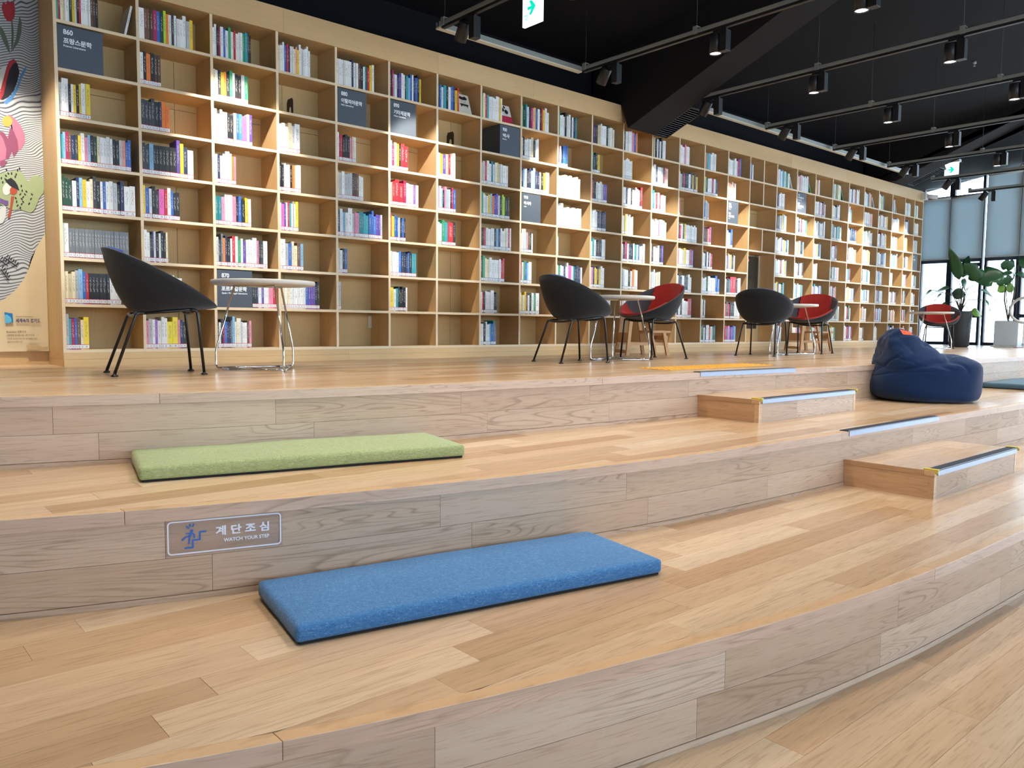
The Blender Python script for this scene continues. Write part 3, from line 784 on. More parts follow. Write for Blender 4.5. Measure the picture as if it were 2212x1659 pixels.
stuff_cov = []; stuff_lab = []; nsolo = 0
order = sorted(CELLS.items(), key=lambda kv: (kv[0][0], kv[0][1]))
stuff_base = {}
for (c, r), (st, fr) in order:
    if (c, r) in EMPTY or not st: continue
    x0 = cols[c]+TH/2+0.003; cw = cols[c+1]-cols[c]-TH
    z = SH0+SP_*(7-r)+0.0004
    if (c, r) in ((2, 6), (18, 6)): x0 += 0.57*cw
    tot = fr*cw-0.003
    if c == 0 and r == 0: cz = 0
    wts = [(1.75 if ch in CNAME_SET else br.uniform(.75, 1.25)) for ch in st]; sw = sum(wts)
    x = x0; hb = br.uniform(.198, .214)
    for i, ch in enumerate(st):
        w = tot*wts[i]/sw
        if ch == 'e' and c == 0: h = .192
        elif c == 0 and r == 5 and i == 0: h = .222
        elif (c, r, i) == (1, 3, 10): h = .262
        elif c <= 1 and ch in 'kd' and st.count(ch) > 4: h = .205
        else: h = hb+br.choice((0, 0, .004, .01, -.008, .018, -.014, .03 if br.random() < .3 else 0))
        d = br.uniform(.135, .16); yy = 0.012+br.uniform(0, .006)
        colr = hexc(PAL[ch]); j = br.uniform(.88, 1.1); colr = tuple(min(.85, v*j) for v in colr)
        wg = w-0.0006
        mt = None
        boxes, pages = book_geo(x, wg, yy, d, z, h)
        has_lab = r > 0 and wg > .006
        if nsolo < 300 and c <= 3:
            cx0, cz0 = x, z
            L = Matrix.Translation((-x, -yy, -z))
            me = make_mesh('book', [(b, m, colr, sp, L) for b, m, sp in boxes], ['book'])
            o = bpy.data.objects.new('book', me); COL.objects.link(o); o.location = (x, yy, z)
            cn = CNAME[ch]
            tag(o, '%s book, %s from the left on the %s shelf, %s bookcase column' % (cn, ORD[i], ROWN[r], ('leftmost', 'second', 'third', 'fourth')[c]), 'book', 'books on the long bookcase')
            pm = make_mesh('page_block', [(pages, 0, (1, 1, 1), False, L)], ['pages']); p = bpy.data.objects.new('page_block', pm); COL.objects.link(p); p.parent = o
            if has_lab:
                lm = make_mesh('shelf_label', lab_boxes(0, wg, 0, 0, c <= 6), ['lab_w', 'lab_r', 'lab_n', 'lab_k'])
                p = bpy.data.objects.new('shelf_label', lm); COL.objects.link(p); p.parent = o
            nsolo += 1
        else:
            for b, m, sp in boxes: stuff_cov.append((b, 0, colr, sp, mt))
            stuff_cov.append((pages, 1, (1, 1, 1), False, mt))
            if has_lab:
                for b, m, cc, sp, mm in lab_boxes(x, wg, yy, z, c <= 6): stuff_cov.append((b, m+2, cc, sp, mm))
        x += w
me = make_mesh('books_distant', stuff_cov, ['book', 'pages', 'lab_w', 'lab_r', 'lab_n', 'lab_k'])
o = bpy.data.objects.new('books_distant', me); COL.objects.link(o)
tag(o, 'rows of small mixed books filling the rest of the long bookcase', 'books', None, 'stuff')


def lone_book(name, x, y, z, w, d, h, colr, tilt_y=0.0, rz=0.0, rx=0.0, label='', art=None):
    me = make_mesh(name, [(b, m, colr, sp, None) for b, m, sp in book_geo(0, w, 0, d, 0, h)[0]], ['book'])
    o = bpy.data.objects.new('book', me); COL.objects.link(o); o.location = (x, y, z); o.rotation_euler = (rx, tilt_y, rz)
    pm = make_mesh('page_block', [(book_geo(0, w, 0, d, 0, h)[1], 0, (1, 1, 1), False, None)], ['pages']); p = bpy.data.objects.new('page_block', pm); COL.objects.link(p); p.parent = o
    tag(o, label, 'book', 'books on the long bookcase'); return o


zt0 = SH0+SP_*7
lone_book('book', 0.4185, 0.02, zt0+0.004, 0.014, 0.15, 0.205, hexc('d9dcdd'), 0.22, 0, 0, 'white book leaning alone at the right end of the leftmost top shelf')


def face_out(x, z, w, h, label, kind):
    """a book shown cover-first, leaning back on its neighbours"""
    o = lone_book('book', x, 0.035, z, w, 0.014, h, hexc('d5d6c4') if kind == 'boat' else hexc('e4dfdf'), 0, 0.0, -0.34, label)
    if kind == 'boat':
        bm = bmesh.new()
        pts = [(0.2, .82), (.3, .9), (.5, .86), (.7, .92), (.85, .83), (.8, .74), (.5, .72), (.25, .75)]
        bm.faces.new([bm.verts.new((a*w, -0.0008, b*h)) for a, b in pts])
        pts = [(0.15, .52), (.9, .52), (.82, .44), (.8, .36), (.76, .36), (.72, .43), (.35, .43), (.3, .36), (.26, .36), (.24, .44)]
        bm.faces.new([bm.verts.new((a*w, -0.0008, b*h)) for a, b in pts])
        obj('cover_print', bm, 'lamp', o)
    else:
        bm = bmesh.new(); box(bm, 0.0, w, -0.0008, 0, 0, h*.42); obj('red_band', bm, 'lab_r', o)
        bm = bmesh.new()
        for cx, cz, rr in ((.3, .75, .16), (.62, .66, .17), (.5, .9, .1)):
            bm.faces.new([bm.verts.new(((cx+rr*math.cos(t))*w, -0.0008, (cz+rr*.7*math.sin(t))*h)) for t in np.linspace(0, 6.0, 10)])
        obj('cover_print', bm, 'lamp', o)


face_out(cols[6]+0.01+0.265, zt0+0.001, 0.145, 0.205, 'cream book shown cover-first with a black table drawing, top shelf', 'boat')
face_out(cols[7]+0.01+0.275, zt0+0.001, 0.14, 0.2, 'red and white book shown cover-first on the top shelf', 'red')
for c, lab, cc in ((17, 'white book fallen against its neighbours, first top cell after the service bay', 'd9dcdd'), (18, 'green book leaning on the top shelf beside white books', '5fae2c'), (20, 'dark green book leaning on the top shelf', '1d7a3c'), (22, 'white book with a black mark leaning on the top shelf, nearer one', 'dfe2e4'), (24, 'white book with a black mark leaning on the top shelf, farther one', 'dfe2e4')):
    CE = CELLS[(c, 0)][1]*(cols[c+1]-cols[c])
    xx = cols[c]+CE+0.09
    o = lone_book('book', min(xx, cols[c+1]-0.1), 0.02, zt0+0.001, 0.012, 0.14, 0.175, hexc(cc), -0.45, 0, 0, lab)

# bookends and wall socket
for (px, py, c, r, lab) in ((632, 235, 3, 1, 'dark metal bookend alone in the fourth column of the bookcase'), (977, 310, 6, 1, 'dark metal bookend alone in the seventh column of the bookcase')):
    z = SH0+SP_*(7-r); x = float(Yp(px, py, 0.15)[0])
    bm = bmesh.new()
    pts = [(0, 0), (.035, 0), (.035, .07), (.045, .085), (.06, .085), (.07, .07), (.07, 0), (.11, 0), (.11, .12), (.095, .15), (.02, .15), (0, .13)]
    vs = [bm.verts.new((0, a, b)) for a, b in pts]; f = bm.faces.new(vs)
    rr = bmesh.ops.extrude_face_region(bm, geom=[f]); bmesh.ops.translate(bm, vec=(0.0015, 0, 0), verts=[v for v in rr['geom'] if isinstance(v, bmesh.types.BMVert)])
    box(bm, 0, 0.09, 0.0, 0.11, 0, 0.0012)
    bmesh.ops.recalc_face_normals(bm, faces=bm.faces[:])
    o = obj('bookend', bm, 'shelf_metal'); o.location = (x-0.02, 0.10, z+0.0005); tag(o, lab, 'bookend', 'bookends on the bookcase')
for (c, r, fr) in ((3, 2, .38), (6, 2, .46)):
    z = SH0+SP_*(7-r); x = cols[c]+TH/2+fr*.48
    o = obj('bookend', B(0, 0.0015, 0, 0.11, 0, 0.14), 'shelf_metal'); o.location = (x+0.002, 0.05, z+0.0005)
    tag(o, 'dark metal bookend holding books, third shelf down, %s column' % ('fourth' if c == 3 else 'seventh'), 'bookend', 'bookends on the bookcase')
p = Yp(802, 695, BD)
so = empty('wall_socket', (float(p[0]), BD-0.0005, float(p[2])), 0, 'ivory double wall socket in a bottom cell of the bookcase', 'socket')
obj('face_plate', B(-0.036, 0.036, -0.01, 0, -0.055, 0.055, 0.003), 'outlet', so)
for dz in (-0.024, 0.024):
    bm = bmesh.new(); lathe(bm, [(0.0, -0.002), (0.016, -0.002), (0.0185, 0.001), (0.0185, 0.0)], 16); oo = obj('outlet_ring', bm, 'lab_k', so, loc=(0, -0.0105, dz), rot=(math.pi/2, 0, 0))

# ------------------------------------------------------------------ section signs
STXT = {(0, 1): ('860', '프랑스문학', 'France Literature', 'big slate sign reading 860 in the leftmost column'), (2, 6): ('870', '스페인 /\n포르투갈문학', 'Spain / Portugal Literature', 'slate sign reading 870 behind the nearest round table'),
        (4, 1): ('880', '이탈리아문학', 'Italy Literature', 'slate sign reading 880, left one of the two neighbouring signs near the top'), (5, 1): ('890', '기타제문학', 'Other Literature', 'slate sign reading 890, right one of the two neighbouring signs near the top'),
        (7, 1): ('900', '역사', 'History', 'slate sign block reading 900, its dark side in view'), (8, 3): ('910', '아시아', 'Asia', 'slate sign reading 910 halfway up the bookcase'),
        (15, 2): ('920', '유럽', 'Europe', 'slate sign reading 920 just before the service bay', '930', '아프리카', 'Africa'), (18, 1): ('940', '북아메리카', 'North America', 'slate sign reading 940 in the second row beyond the service bay', '950', '남아메리카', 'South America'),
        (18, 6): ('960', '오세아니아', 'Oceania', 'slate sign reading 960 low behind the red chair', '970', '양극지방', 'Polar Regions'), (26, 3): ('980', '지리', 'Geography', 'slate sign reading 980 at the far end of the bookcase', None)}
for (c, r), fr in SIGNS.items():
    z = SH0+SP_*(7-r)+0.0004; cw = cols[c+1]-cols[c]-TH; w = abs(fr)*cw
    x = cols[c]+TH/2+0.002 if fr > 0 else cols[c+1]-TH/2-w-0.003
    t = STXT[(c, r)]
    h = .275 if c else .272
    dep = 0.27 if fr < 0 else 0.10
    sg = empty('section_sign', (x, 0.004, z), 0, t[3], 'sign', 'section signs in the bookcase')
    obj('sign_block', B(0, w, 0, dep, 0, h, 0.001), 'sign', sg)
    def T(s_, sz, u, zz, width=None, bold=0.0):
        return text_mesh(s_, sz, 'white', 'lettering', sg, frame_m((u, -0.0007, zz), (1, 0, 0), (0, 0, 1)), width, bold)
    if len(t) > 5:
        T(t[0], 0.034, .10*w, h*.83, None, .0008); T(t[1], 0.034, .10*w, h*.70, None, .0008); T(t[2], 0.016, .10*w, h*.62)
        T(t[4], 0.034, .10*w, h*.40, None, .0008); T(t[5], 0.034, .10*w, h*.27, None, .0008); T(t[6], 0.016, .10*w, h*.19)
    else:
        T(t[0], 0.043, .13*w, h*.80, .21*w, .0012)
        wid = {(0, 1): .62, (2, 6): .72, (4, 1): .72, (5, 1): .64, (7, 1): .34, (8, 3): .38, (26, 3): .4}[(c, r)]*w
        two = '\n' in t[1]
        if two: T('스페인 /', 0.036, .12*w, h*.62, .38*w, .0012); T('포르투갈문학', 0.036, .12*w, h*.45, wid, .0012)
        else: T(t[1], 0.038, .13*w, h*.60, wid, .0012)
        T(t[2], 0.017, .13*w, h*(.36 if two else .51), {(0, 1): .48, (2, 6): .72, (4, 1): .42, (5, 1): .46, (7, 1): .2, (8, 3): .14, (26, 3): .3}[(c, r)]*w, .0004)

# ------------------------------------------------------------------ cushions
def cushion(name, L, Wd, Hh, mat, loc, rz, label, puff=0.010):
    bm = bmesh.new(); nx, ny = 26, 12
    box(bm, -L/2, L/2, -Wd/2, Wd/2, 0, Hh)
    bmesh.ops.bevel(bm, geom=bm.edges[:], offset=0.020, segments=4, affect='EDGES', profile=0.6)
    me_ = obj(name, bm, mat, smooth=True)
    sub = bmesh.new(); sub.from_mesh(me_.data)
    bmesh.ops.subdivide_edges(sub, edges=[e for e in sub.edges if e.calc_length() > 0.2], cuts=14, use_grid_fill=True)
    for v in sub.verts:
        u, w = v.co.x/(L/2), v.co.y/(Wd/2)
        q = max(0, 1-u*u)*max(0, 1-w*w)
        if v.co.z > Hh*.5: v.co.z += puff*q**.5*1.0 + 0.0025*mnoise.noise(v.co*7)
        v.co.y += 0.004*mnoise.noise(Vector((v.co.x*2.3, w, 3.0))); v.co.x += 0.003*mnoise.noise(Vector((u, v.co.y*4, 9.0)))
    sub.to_mesh(me_.data); sub.free()
    me_.data.polygons.foreach_set('use_smooth', [True]*len(me_.data.polygons))
    me_.location = (loc[0], loc[1], loc[2]+0.006); me_.rotation_euler = (0, 0, rz)
    tag(me_, label, 'cushion')
    obj('underside', B(-L/2+0.012, L/2-0.012, -Wd/2+0.006, Wd/2-0.010, -0.0055, 0.012, 0.003), 'cushion_base', me_)
    return me_


cushion('floor_cushion', 1.325, 0.455, 0.052, 'blue', (0.425, -3.765, ZT[2]), math.radians(-10.6), 'long blue linen seat cushion on the lower step in the foreground')
cushion('floor_cushion', 1.315, 0.46, 0.052, 'green', (0.325, -2.735, ZT[1]), math.radians(-12.6), 'long green linen seat cushion on the middle step')
cushion('floor_cushion', 1.30, 0.40, 0.048, 'greyblue', (8.33, -3.135, ZT[1]), 0.0, 'flat slate blue seat cushion to the right of the bean bag')

# ------------------------------------------------------------------ half steps, anti-slip strips, tactile strip
def halfstep(x0, x1, Eb, yf, z0, z1, label):
    st = empty('step_block', ((x0+x1)/2, yf, z0), 0, label, 'step', 'half steps on the seating tiers')
    cx = (x0+x1)/2
    def R(a, b, c, d, e, f, nm, mt, bev=0.0): return obj(nm, B(a-cx, b-cx, c-yf, d-yf, e-z0, f-z0, bev), mt, st)
    yb_ = max(Eb(x0), Eb(x1))-0.001
    R(x0, x1, yf+0.012, yb_, z0, z1-0.03, 'carcass', 'under')
    R(x0-0.003, x1+0.003, yf-0.003, yf+0.052, z1-0.028, z1, 'top_edging', 'nosing', .002)
    n = 3; dy = (yb_-yf-0.053)/n
    for k in range(n):
        xm_ = x0+(x1-x0)*(0.45, 0.75, 0.3)[k]
        R(x0, xm_-.0005, yf+.0525+k*dy+.0005, yf+.0525+(k+1)*dy-.0005, z1-.03, z1-.0003, 'plank', 'tread'); R(xm_+.0005, x1, yf+.0525+k*dy+.0005, yf+.0525+(k+1)*dy-.0005, z1-.03, z1-.0003, 'plank', 'tread')
    # front boards with corner posts
    xm_ = x0+(x1-x0)*.36
    R(x0+.031, xm_-.0004, yf, yf+.012, z0, z1-.029, 'front_board', 'riser'); R(xm_+.0004, x1-.031, yf, yf+.012, z0, z1-.029, 'front_board', 'riser')
    for a in (x0, x1-.03): R(a-.0012 if a == x0 else a, a+.03 if a == x0 else a+.0312, yf-.0012, yf+.03, z0, z1-.029, 'corner_post', 'nosing')
    for a in (x0-.001, x1-.011): R(a, a+.012, yf+.0305, yb_, z0, z1-.029, 'side_board', 'box')
    for a in (x0-.003, x1-.012): R(a, a+.015, yf+.0525, yb_, z1-.028, z1-.0005, 'side_edging', 'box')
    return st


def strip(x0, x1, yf, z, label, caps, E=None):
    st = empty('anti_slip_strip', ((x0+x1)/2, yf, z), 0, label, 'stair nosing', 'anti-slip strips on the step edges')
    cx = (x0+x1)/2; n = stations(x0, x1, 0.15)
    f = (lambda x: E(x)-0.0075) if E else (lambda x: yf-0.0036)
    fy = lambda x: f(x)
    def S(a, b, za, zb_, nm, mt, lo=0.0, hi=0.0):
        me = strip_prism(lambda x: fy(x)+a, lambda x: fy(x)+b, stations(x0+lo, x1-hi, .15), za, zb_)
        return obj(nm, ([(p[0]-cx, p[1]-yf, p[2]) for p in me[0]], me[1]), mt, st)
    S(-0.004, -0.0003, -0.026, 0.0035, 'metal_face', 'alu'); S(-0.004, 0.004, 0.0006, 0.0042, 'metal_lip', 'alu')
    S(0.0042, 0.054, 0.0006, 0.0052, 'rubber_tread', 'rubber'); S(0.0542, 0.058, 0.0006, 0.0042, 'metal_lip', 'alu')
    if caps:
        for sx_ in (-1, 1):
            bm = bmesh.new(); a = (x1-cx) if sx_ > 0 else (x0-cx-0.022)
            box(bm, a, a+.022, -0.014, 0.060, -0.0005, 0.010); o_ = .016 if sx_ > 0 else 0.0; box(bm, a+o_, a+o_+.006, -0.014, 0.060, -0.014, 0.0)
            bmesh.ops.bevel(bm, geom=bm.edges[:], offset=0.0015, segments=1, affect='EDGES')
            obj('yellow_end_cap', bm, 'yellow', st)
    return st


z1a = ZT[1]+0.145; z2a = ZT[2]+0.150
halfstep(3.13, 4.40, E0, -3.20, ZT[1], z1a, 'oak half step between the upper platform and the green cushion tier')
strip(3.155, 4.378, -3.203, z1a, 'black and silver anti-slip strip with yellow caps on the farther half step', True)
halfstep(3.16, 4.45, E1, -4.225, ZT[2], z2a, 'oak half step at the right, on the blue cushion tier')
strip(3.185, 4.428, -4.228, z2a, 'black and silver anti-slip strip with yellow caps on the nearer half step', True)
strip(3.14, 4.22, E0(3.7), 0.0, 'black and silver anti-slip strip on the edge of the upper platform', False, E0)
strip(3.19, 4.45, E1(3.8), ZT[1], 'black and silver anti-slip strip on the edge of the green cushion tier', False, E1)

tp = empty('tactile_strip', (3.85, -2.33, 0), 0, 'yellow tactile paving strip with raised dots before the steps', 'tactile strip')
for i in range(4):
    obj('tile', B(-.66+i*.33+.001, -.33+i*.33-.001, -.15, .15, 0.0004, 0.003), 'tactile', tp)
bm = bmesh.new()
for i in range(26):
    for j in range(6):
        bmesh.ops.create_cone(bm, cap_ends=True, segments=8, radius1=.014, radius2=.009, depth=.005, matrix=Matrix.Translation((-.635+i*.0508, -.125+j*.05, .0052)))
o = obj('raised_dots', bm, 'tactile', tp); o['kind'] = 'stuff'

# ------------------------------------------------------------------ watch-your-step sticker on the riser below the green cushion
def x_at_px(E, z, px):
    lo, hi = -2.0, 5.0
    for _ in range(50):
        m = (lo+hi)/2; d = np.array([m, E(m), z])-CAM; u = W_/2+F_*(d@RT)/(d@FW)
        if u < px: lo = m
        else: hi = m
    return (lo+hi)/2


xa, xb = x_at_px(E1, ZT[1]-.1, 361), x_at_px(E1, ZT[1]-.1, 607)
A = np.array([xa, E1(xa)]); Bv = np.array([xb, E1(xb)]); dlen = float(np.hypot(*(Bv-A))); dv = (Bv-A)/dlen
nrm = np.array([dv[1], -dv[0]])
if nrm[1] > 0: nrm = -nrm
sag = max(0.0, max(float(np.dot(np.array([xa+(xb-xa)*t, E1(xa+(xb-xa)*t)])-A, nrm)) for t in np.linspace(0, 1, 9)))+0.0006
org = A+nrm*sag


def z_on(px, py, q):
    """height where the pixel ray meets the vertical plane through the chord"""
    d = ray(px, py); n3 = np.array([nrm[0], nrm[1], 0]); p0 = np.array([org[0], org[1], 0]); t = ((p0-CAM)@n3)/(d@n3); return float((CAM+t*d)[2])


zb0 = (z_on(364, 1201, 0)+z_on(606, 1175, 0))/2; zt_ = min((z_on(362, 1129, 0)+z_on(606, 1106, 0))/2, ZT[1]-NH-0.002); SHt = zt_-zb0
stk = empty('warning_sticker', (org[0], org[1], zb0), math.atan2(dv[1], dv[0]), 'clear warning sticker reading WATCH YOUR STEP with white frame and blue falling figure', 'sticker')
obj('clear_film', B(-0.004, dlen+.004, -0.0002, 0.0, -0.004, SHt+.002), 'film', stk)
lw_ = SHt*.042; rr = SHt*.12
def rrect(x0, x1, z0, z1, r, n=6):
    out = []
    for cx, cz, a in ((x1-r, z1-r, 0), (x0+r, z1-r, 90), (x0+r, z0+r, 180), (x1-r, z0+r, 270)):
        for k in range(n+1):
            t = math.radians(a+90*k/n); out.append((cx+r*math.cos(t), cz+r*math.sin(t)))
    return out
bm = bmesh.new(); o1 = rrect(0, dlen, 0, SHt, rr); o2 = rrect(lw_, dlen-lw_, lw_, SHt-lw_, rr-lw_)
a = [bm.verts.new((x, -0.0005, z)) for x, z in o1]; b = [bm.verts.new((x, -0.0005, z)) for x, z in o2]
for k in range(len(a)): bm.faces.new((a[k], a[(k+1) % len(a)], b[(k+1) % len(a)], b[k]))
obj('white_frame', bm, 'decal_white', stk)


def pt(u, v): return (u*dlen, (1-v)*SHt)


def stroke(bm, pts, w, y=-0.0006):
    for (x0, z0), (x1, z1) in zip(pts, pts[1:]):
        dx, dz = x1-x0, z1-z0; L = math.hypot(dx, dz) or 1; nx, nz = -dz/L*w/2, dx/L*w/2
        y -= .00003
        bm.faces.new([bm.verts.new(q) for q in ((x0+nx, y, z0+nz), (x0-nx, y, z0-nz), (x1-nx, y, z1-nz), (x1+nx, y, z1+nz))])
    for x, z in pts:
        bm.faces.new([bm.verts.new((x+w/2*math.cos(t), y-0.00005, z+w/2*math.sin(t))) for t in np.linspace(0, 2*math.pi, 9)[:-1]])


bm = bmesh.new()
stroke(bm, [pt(.150, .82), pt(.214, .82), pt(.214, .60), pt(.275, .60), pt(.275, .37), pt(.327, .37)], .050*SHt)
obj('stair_symbol', bm, 'decal_blue', stk)
bm = bmesh.new()
hx, hz = pt(.207, .32); bm.faces.new([bm.verts.new((hx+(.047*SHt)*math.cos(t), -.0006, hz+(.047*SHt)*math.sin(t))) for t in np.linspace(0, 2*math.pi, 15)[:-1]])
stroke(bm, [pt(.203, .37), pt(.192, .47)], (.070*SHt), -.0007); stroke(bm, [pt(.192, .46), pt(.186, .56), pt(.182, .69)], (.048*SHt), -.0007)
stroke(bm, [pt(.188, .475), pt(.155, .49), pt(.127, .575)], (.045*SHt), -.0007); stroke(bm, [pt(.158, .385), pt(.205, .385)], (.034*SHt), -.0007); stroke(bm, [pt(.207, .385), pt(.226, .43), pt(.228, .52)], (.045*SHt), -.0007)
for (u, v), (u2, v2) in (((.166, .17), (.180, .23)), ((.193, .12), (.196, .18)), ((.224, .12), (.216, .19))): stroke(bm, [pt(u, v), pt(u2, v2)], (.045*SHt), -.0007)
obj('falling_figure', bm, 'decal_blue', stk)
print('STICKER', dlen, SHt)
text_mesh('계 단 조 심', SHt*.30, 'decal_white', 'lettering', stk, frame_m((pt(.41, .50)[0], -0.0006, pt(.41, .50)[1]), (1, 0, 0), (0, 0, 1)), .478*dlen, SHt*.010)
text_mesh('WATCH YOUR STEP', SHt*.145, 'decal_white', 'lettering', stk, frame_m((pt(.48, .74)[0], -0.0006, pt(.48, .74)[1]), (1, 0, 0), (0, 0, 1)), .41*dlen, SHt*.004)

# ------------------------------------------------------------------ chairs
def sgn(v): return -1 if v < 0 else 1


def shell_pt(phi, t, inset=0.0):
    """phi 0 = front, pi = back; t 0 = rim, 1 = centre of the base"""
    c, s_ = math.cos(phi), math.sin(phi)
    rx = 0.025+c*0.305; ry = s_*(0.305+0.012*(-c)); rz = 0.545-c*0.158 + 0.012*s_*s_
    if c < 0: rz += 0.006*c*c
    bx = 0.045+c*0.19*1.0; by = s_*0.155; bz = 0.362+0.012*c
    if c < 0: bx = 0.03+c*0.155
    # control point bulges outward and low
    mx = bx+(rx-bx)*(0.62 if c < 0 else .75); my = by+(ry-by)*0.80; mz = bz+(rz-bz)*(0.18 if c < 0.2 else 0.12)
    if t < 0.7:
        q = t/0.7
        p = [(1-q)**2*a+2*q*(1-q)*b+q*q*d for a, b, d in ((rx, mx, bx), (ry, my, by), (rz, mz, bz))]
    else:
        q = (t-0.7)/0.3
        p = [bx+(0.04-bx)*q, by*(1-q), bz+(0.355-bz)*q-0.006*math.sin(q*math.pi/2)]
    return Vector(p)


def shell_mesh(NP=48, NTt=14):
    bm = bmesh.new()
    def surf(off):
        rows = []
        for j in range(NTt+1):
            t = j/NTt; row = []
            for i in range(NP):
                phi = 2*math.pi*i/NP; p = shell_pt(phi, t)
                e = 1e-3; du = shell_pt(phi+e, min(t, .97))-shell_pt(phi-e, min(t, .97)); dv_ = shell_pt(phi, min(.985, t+e))-shell_pt(phi, max(0, min(t, .97)-e))
                n = du.cross(dv_)
                n = n.normalized() if n.length > 1e-12 else Vector((0, 0, 1))
                cen = Vector((0.03, 0, 0.75))
                if n.dot(cen-p) < 0: n = -n
                if t > .93: n = Vector((0, 0, 1))
                row.append(p+n*off)
            rows.append(row)
        return rows
    return bm, surf, NP, NTt


def build_shell(parent):
    bm, surf, NP, NTt = shell_mesh()
    o_ = surf(0.0); i_ = surf(0.011)
    def layer(rows, flip, mi):
        vs = [[bm.verts.new(p) for p in row] for row in rows[:-1]]; c = bm.verts.new(rows[-1][0])
        for j in range(len(vs)-1):
            for i in range(NP):
                q = [vs[j][i], vs[j][(i+1) % NP], vs[j+1][(i+1) % NP], vs[j+1][i]]
                f = bm.faces.new(q[::-1] if flip else q); f.material_index = mi; f.smooth = True
        for i in range(NP):
            q = [vs[-1][i], vs[-1][(i+1) % NP], c]; f = bm.faces.new(q[::-1] if flip else q); f.material_index = mi; f.smooth = True
        return vs
    a = layer(o_, False, 0); b = layer(i_, True, 1)
    for i in range(NP):
        f = bm.faces.new((a[0][i], b[0][i], b[0][(i+1) % NP], a[0][(i+1) % NP])); f.material_index = 1; f.smooth = True
    bmesh.ops.recalc_face_normals(bm, faces=bm.faces[:])
    return obj('shell', bm, ['felt', 'feltin'], parent)


def build_pad(parent, mat):
    bm, surf, NP, NTt = shell_mesh(144, 30)
    r1 = surf(0.0115); r2 = surf(0.034)
    keepv = {}
    bm2 = bmesh.new()
    def ok(p): return abs(p.y) < 0.185+max(0, (p.x-0.0))*1.0 and p.z < 0.72
    lay = []
    for rows in (r1, r2):
        vs = {}
        for j, row in enumerate(rows[:-1]):
            for i, p in enumerate(row): vs[(j, i)] = bm2.verts.new(p)
        c = bm2.verts.new(rows[-1][0]); lay.append((vs, c, rows))
    for li, (vs, c, rows) in enumerate(lay):
        for j in range(0, NTt-1):
            for i in range(NP):
                i2 = (i+1) % NP; cen = (r1[j][i]+r1[j+1][i2])/2
                if ok(cen):
                    q = [vs[(j, i)], vs[(j, i2)], vs[(j+1, i2)], vs[(j+1, i)]]; f = bm2.faces.new(q if li == 0 else q[::-1]); f.smooth = True
        for i in range(NP):
            q = [vs[(NTt-1, i)], vs[(NTt-1, (i+1) % NP)], c]; f = bm2.faces.new(q if li == 0 else q[::-1]); f.smooth = True
    bm.free()
    # side walls along the border of the two layers
    v0, v1 = lay[0][0], lay[1][0]
    inv = {v: k for k, v in v0.items()}
    for e in [e for e in bm2.edges if e.is_boundary and e.verts[0] in inv and e.verts[1] in inv]:
        a, b = e.verts; f = bm2.faces.new((a, b, v1[inv[b]], v1[inv[a]])); f.smooth = True
    bmesh.ops.delete(bm2, geom=[v for v in bm2.verts if not v.link_faces], context='VERTS')
    bmesh.ops.recalc_face_normals(bm2, faces=bm2.faces[:])
    o = obj('seat_pad', bm2, mat, parent)
    bv = o.modifiers.new('bevel', 'BEVEL'); bv.width = 0.006; bv.segments = 2; bv.limit_method = 'ANGLE'; bv.angle_limit = 0.9
    return o


def make_chair(mat):
    t = empty('lounge_chair')
    build_shell(t); build_pad(t, mat)
    tops = {(1, 1): (.185, .185, .368), (1, -1): (.185, -.185, .368), (-1, 1): (-.13, .175, .345), (-1, -1): (-.13, -.175, .345)}
    feet = {(1, 1): (.215, .20), (1, -1): (.215, -.20), (-1, 1): (-.25, .205), (-1, -1): (-.25, -.205)}
    for k in tops:
        a, f = tops[k], feet[k]
        bm = bmesh.new(); inn = (a[0]-k[0]*.04, a[1], a[2]+.002)
        tube(bm, bend([inn, a, (f[0], f[1], .012)], .03), .0085, 8); lg = obj('leg', bm, 'rod', t)
        bm = bmesh.new(); lathe(bm, [(0, 0), (.019, 0), (.019, .006), (.010, .011), (.006, .022), (0, .022)], 14, c=(f[0], f[1], 0)); obj('foot_glide', bm, 'rod', lg)
    bm = bmesh.new()
    for sy in (1, -1): tube(bm, [(.146, sy*.185, .370), (-.09, sy*.175, .347)], .0085, 8)
    tube(bm, bend([(-.13, .175, .345), (-.135, .08, .333), (-.135, -.08, .333), (-.13, -.175, .345)], .05), .0085, 8)
    tube(bm, bend([(.17, .185, .368), (.17, .08, .350), (.17, -.08, .350), (.17, -.185, .368)], .05), .0085, 8)
    obj('seat_frame', bm, 'rod', t)
    return t


CH = [('blue_pad', .262, -1.035, -9, 'charcoal shell lounge chair at the left, beside the nearest round table'),
      ('blue_pad', 3.49, -1.235, -11, 'charcoal shell lounge chair, second from the left, its back to us'),
      ('red', 4.72, -1.08, 174, 'grey and red lounge chair facing the second table, open side to us'),
      ('blue_pad', 6.49, -1.17, 14, 'charcoal shell lounge chair seen from behind at the third table'),
      ('red', 7.70, -1.06, 193, 'grey and red lounge chair behind the third table'),
      ('red', 12.3, -.775, 206, 'grey and red lounge chair by the windows at the far table')]
protos = {}
for mat, x, y, a, lab in CH:
    if mat in protos: t = copy_tree(protos[mat])
    else: t = make_chair(mat); protos[mat] = t
    t.location = (x, y, 0.0005); t.rotation_euler = (0, 0, math.radians(a)); tag(t, lab, 'chair', 'shell lounge chairs on the upper platform')


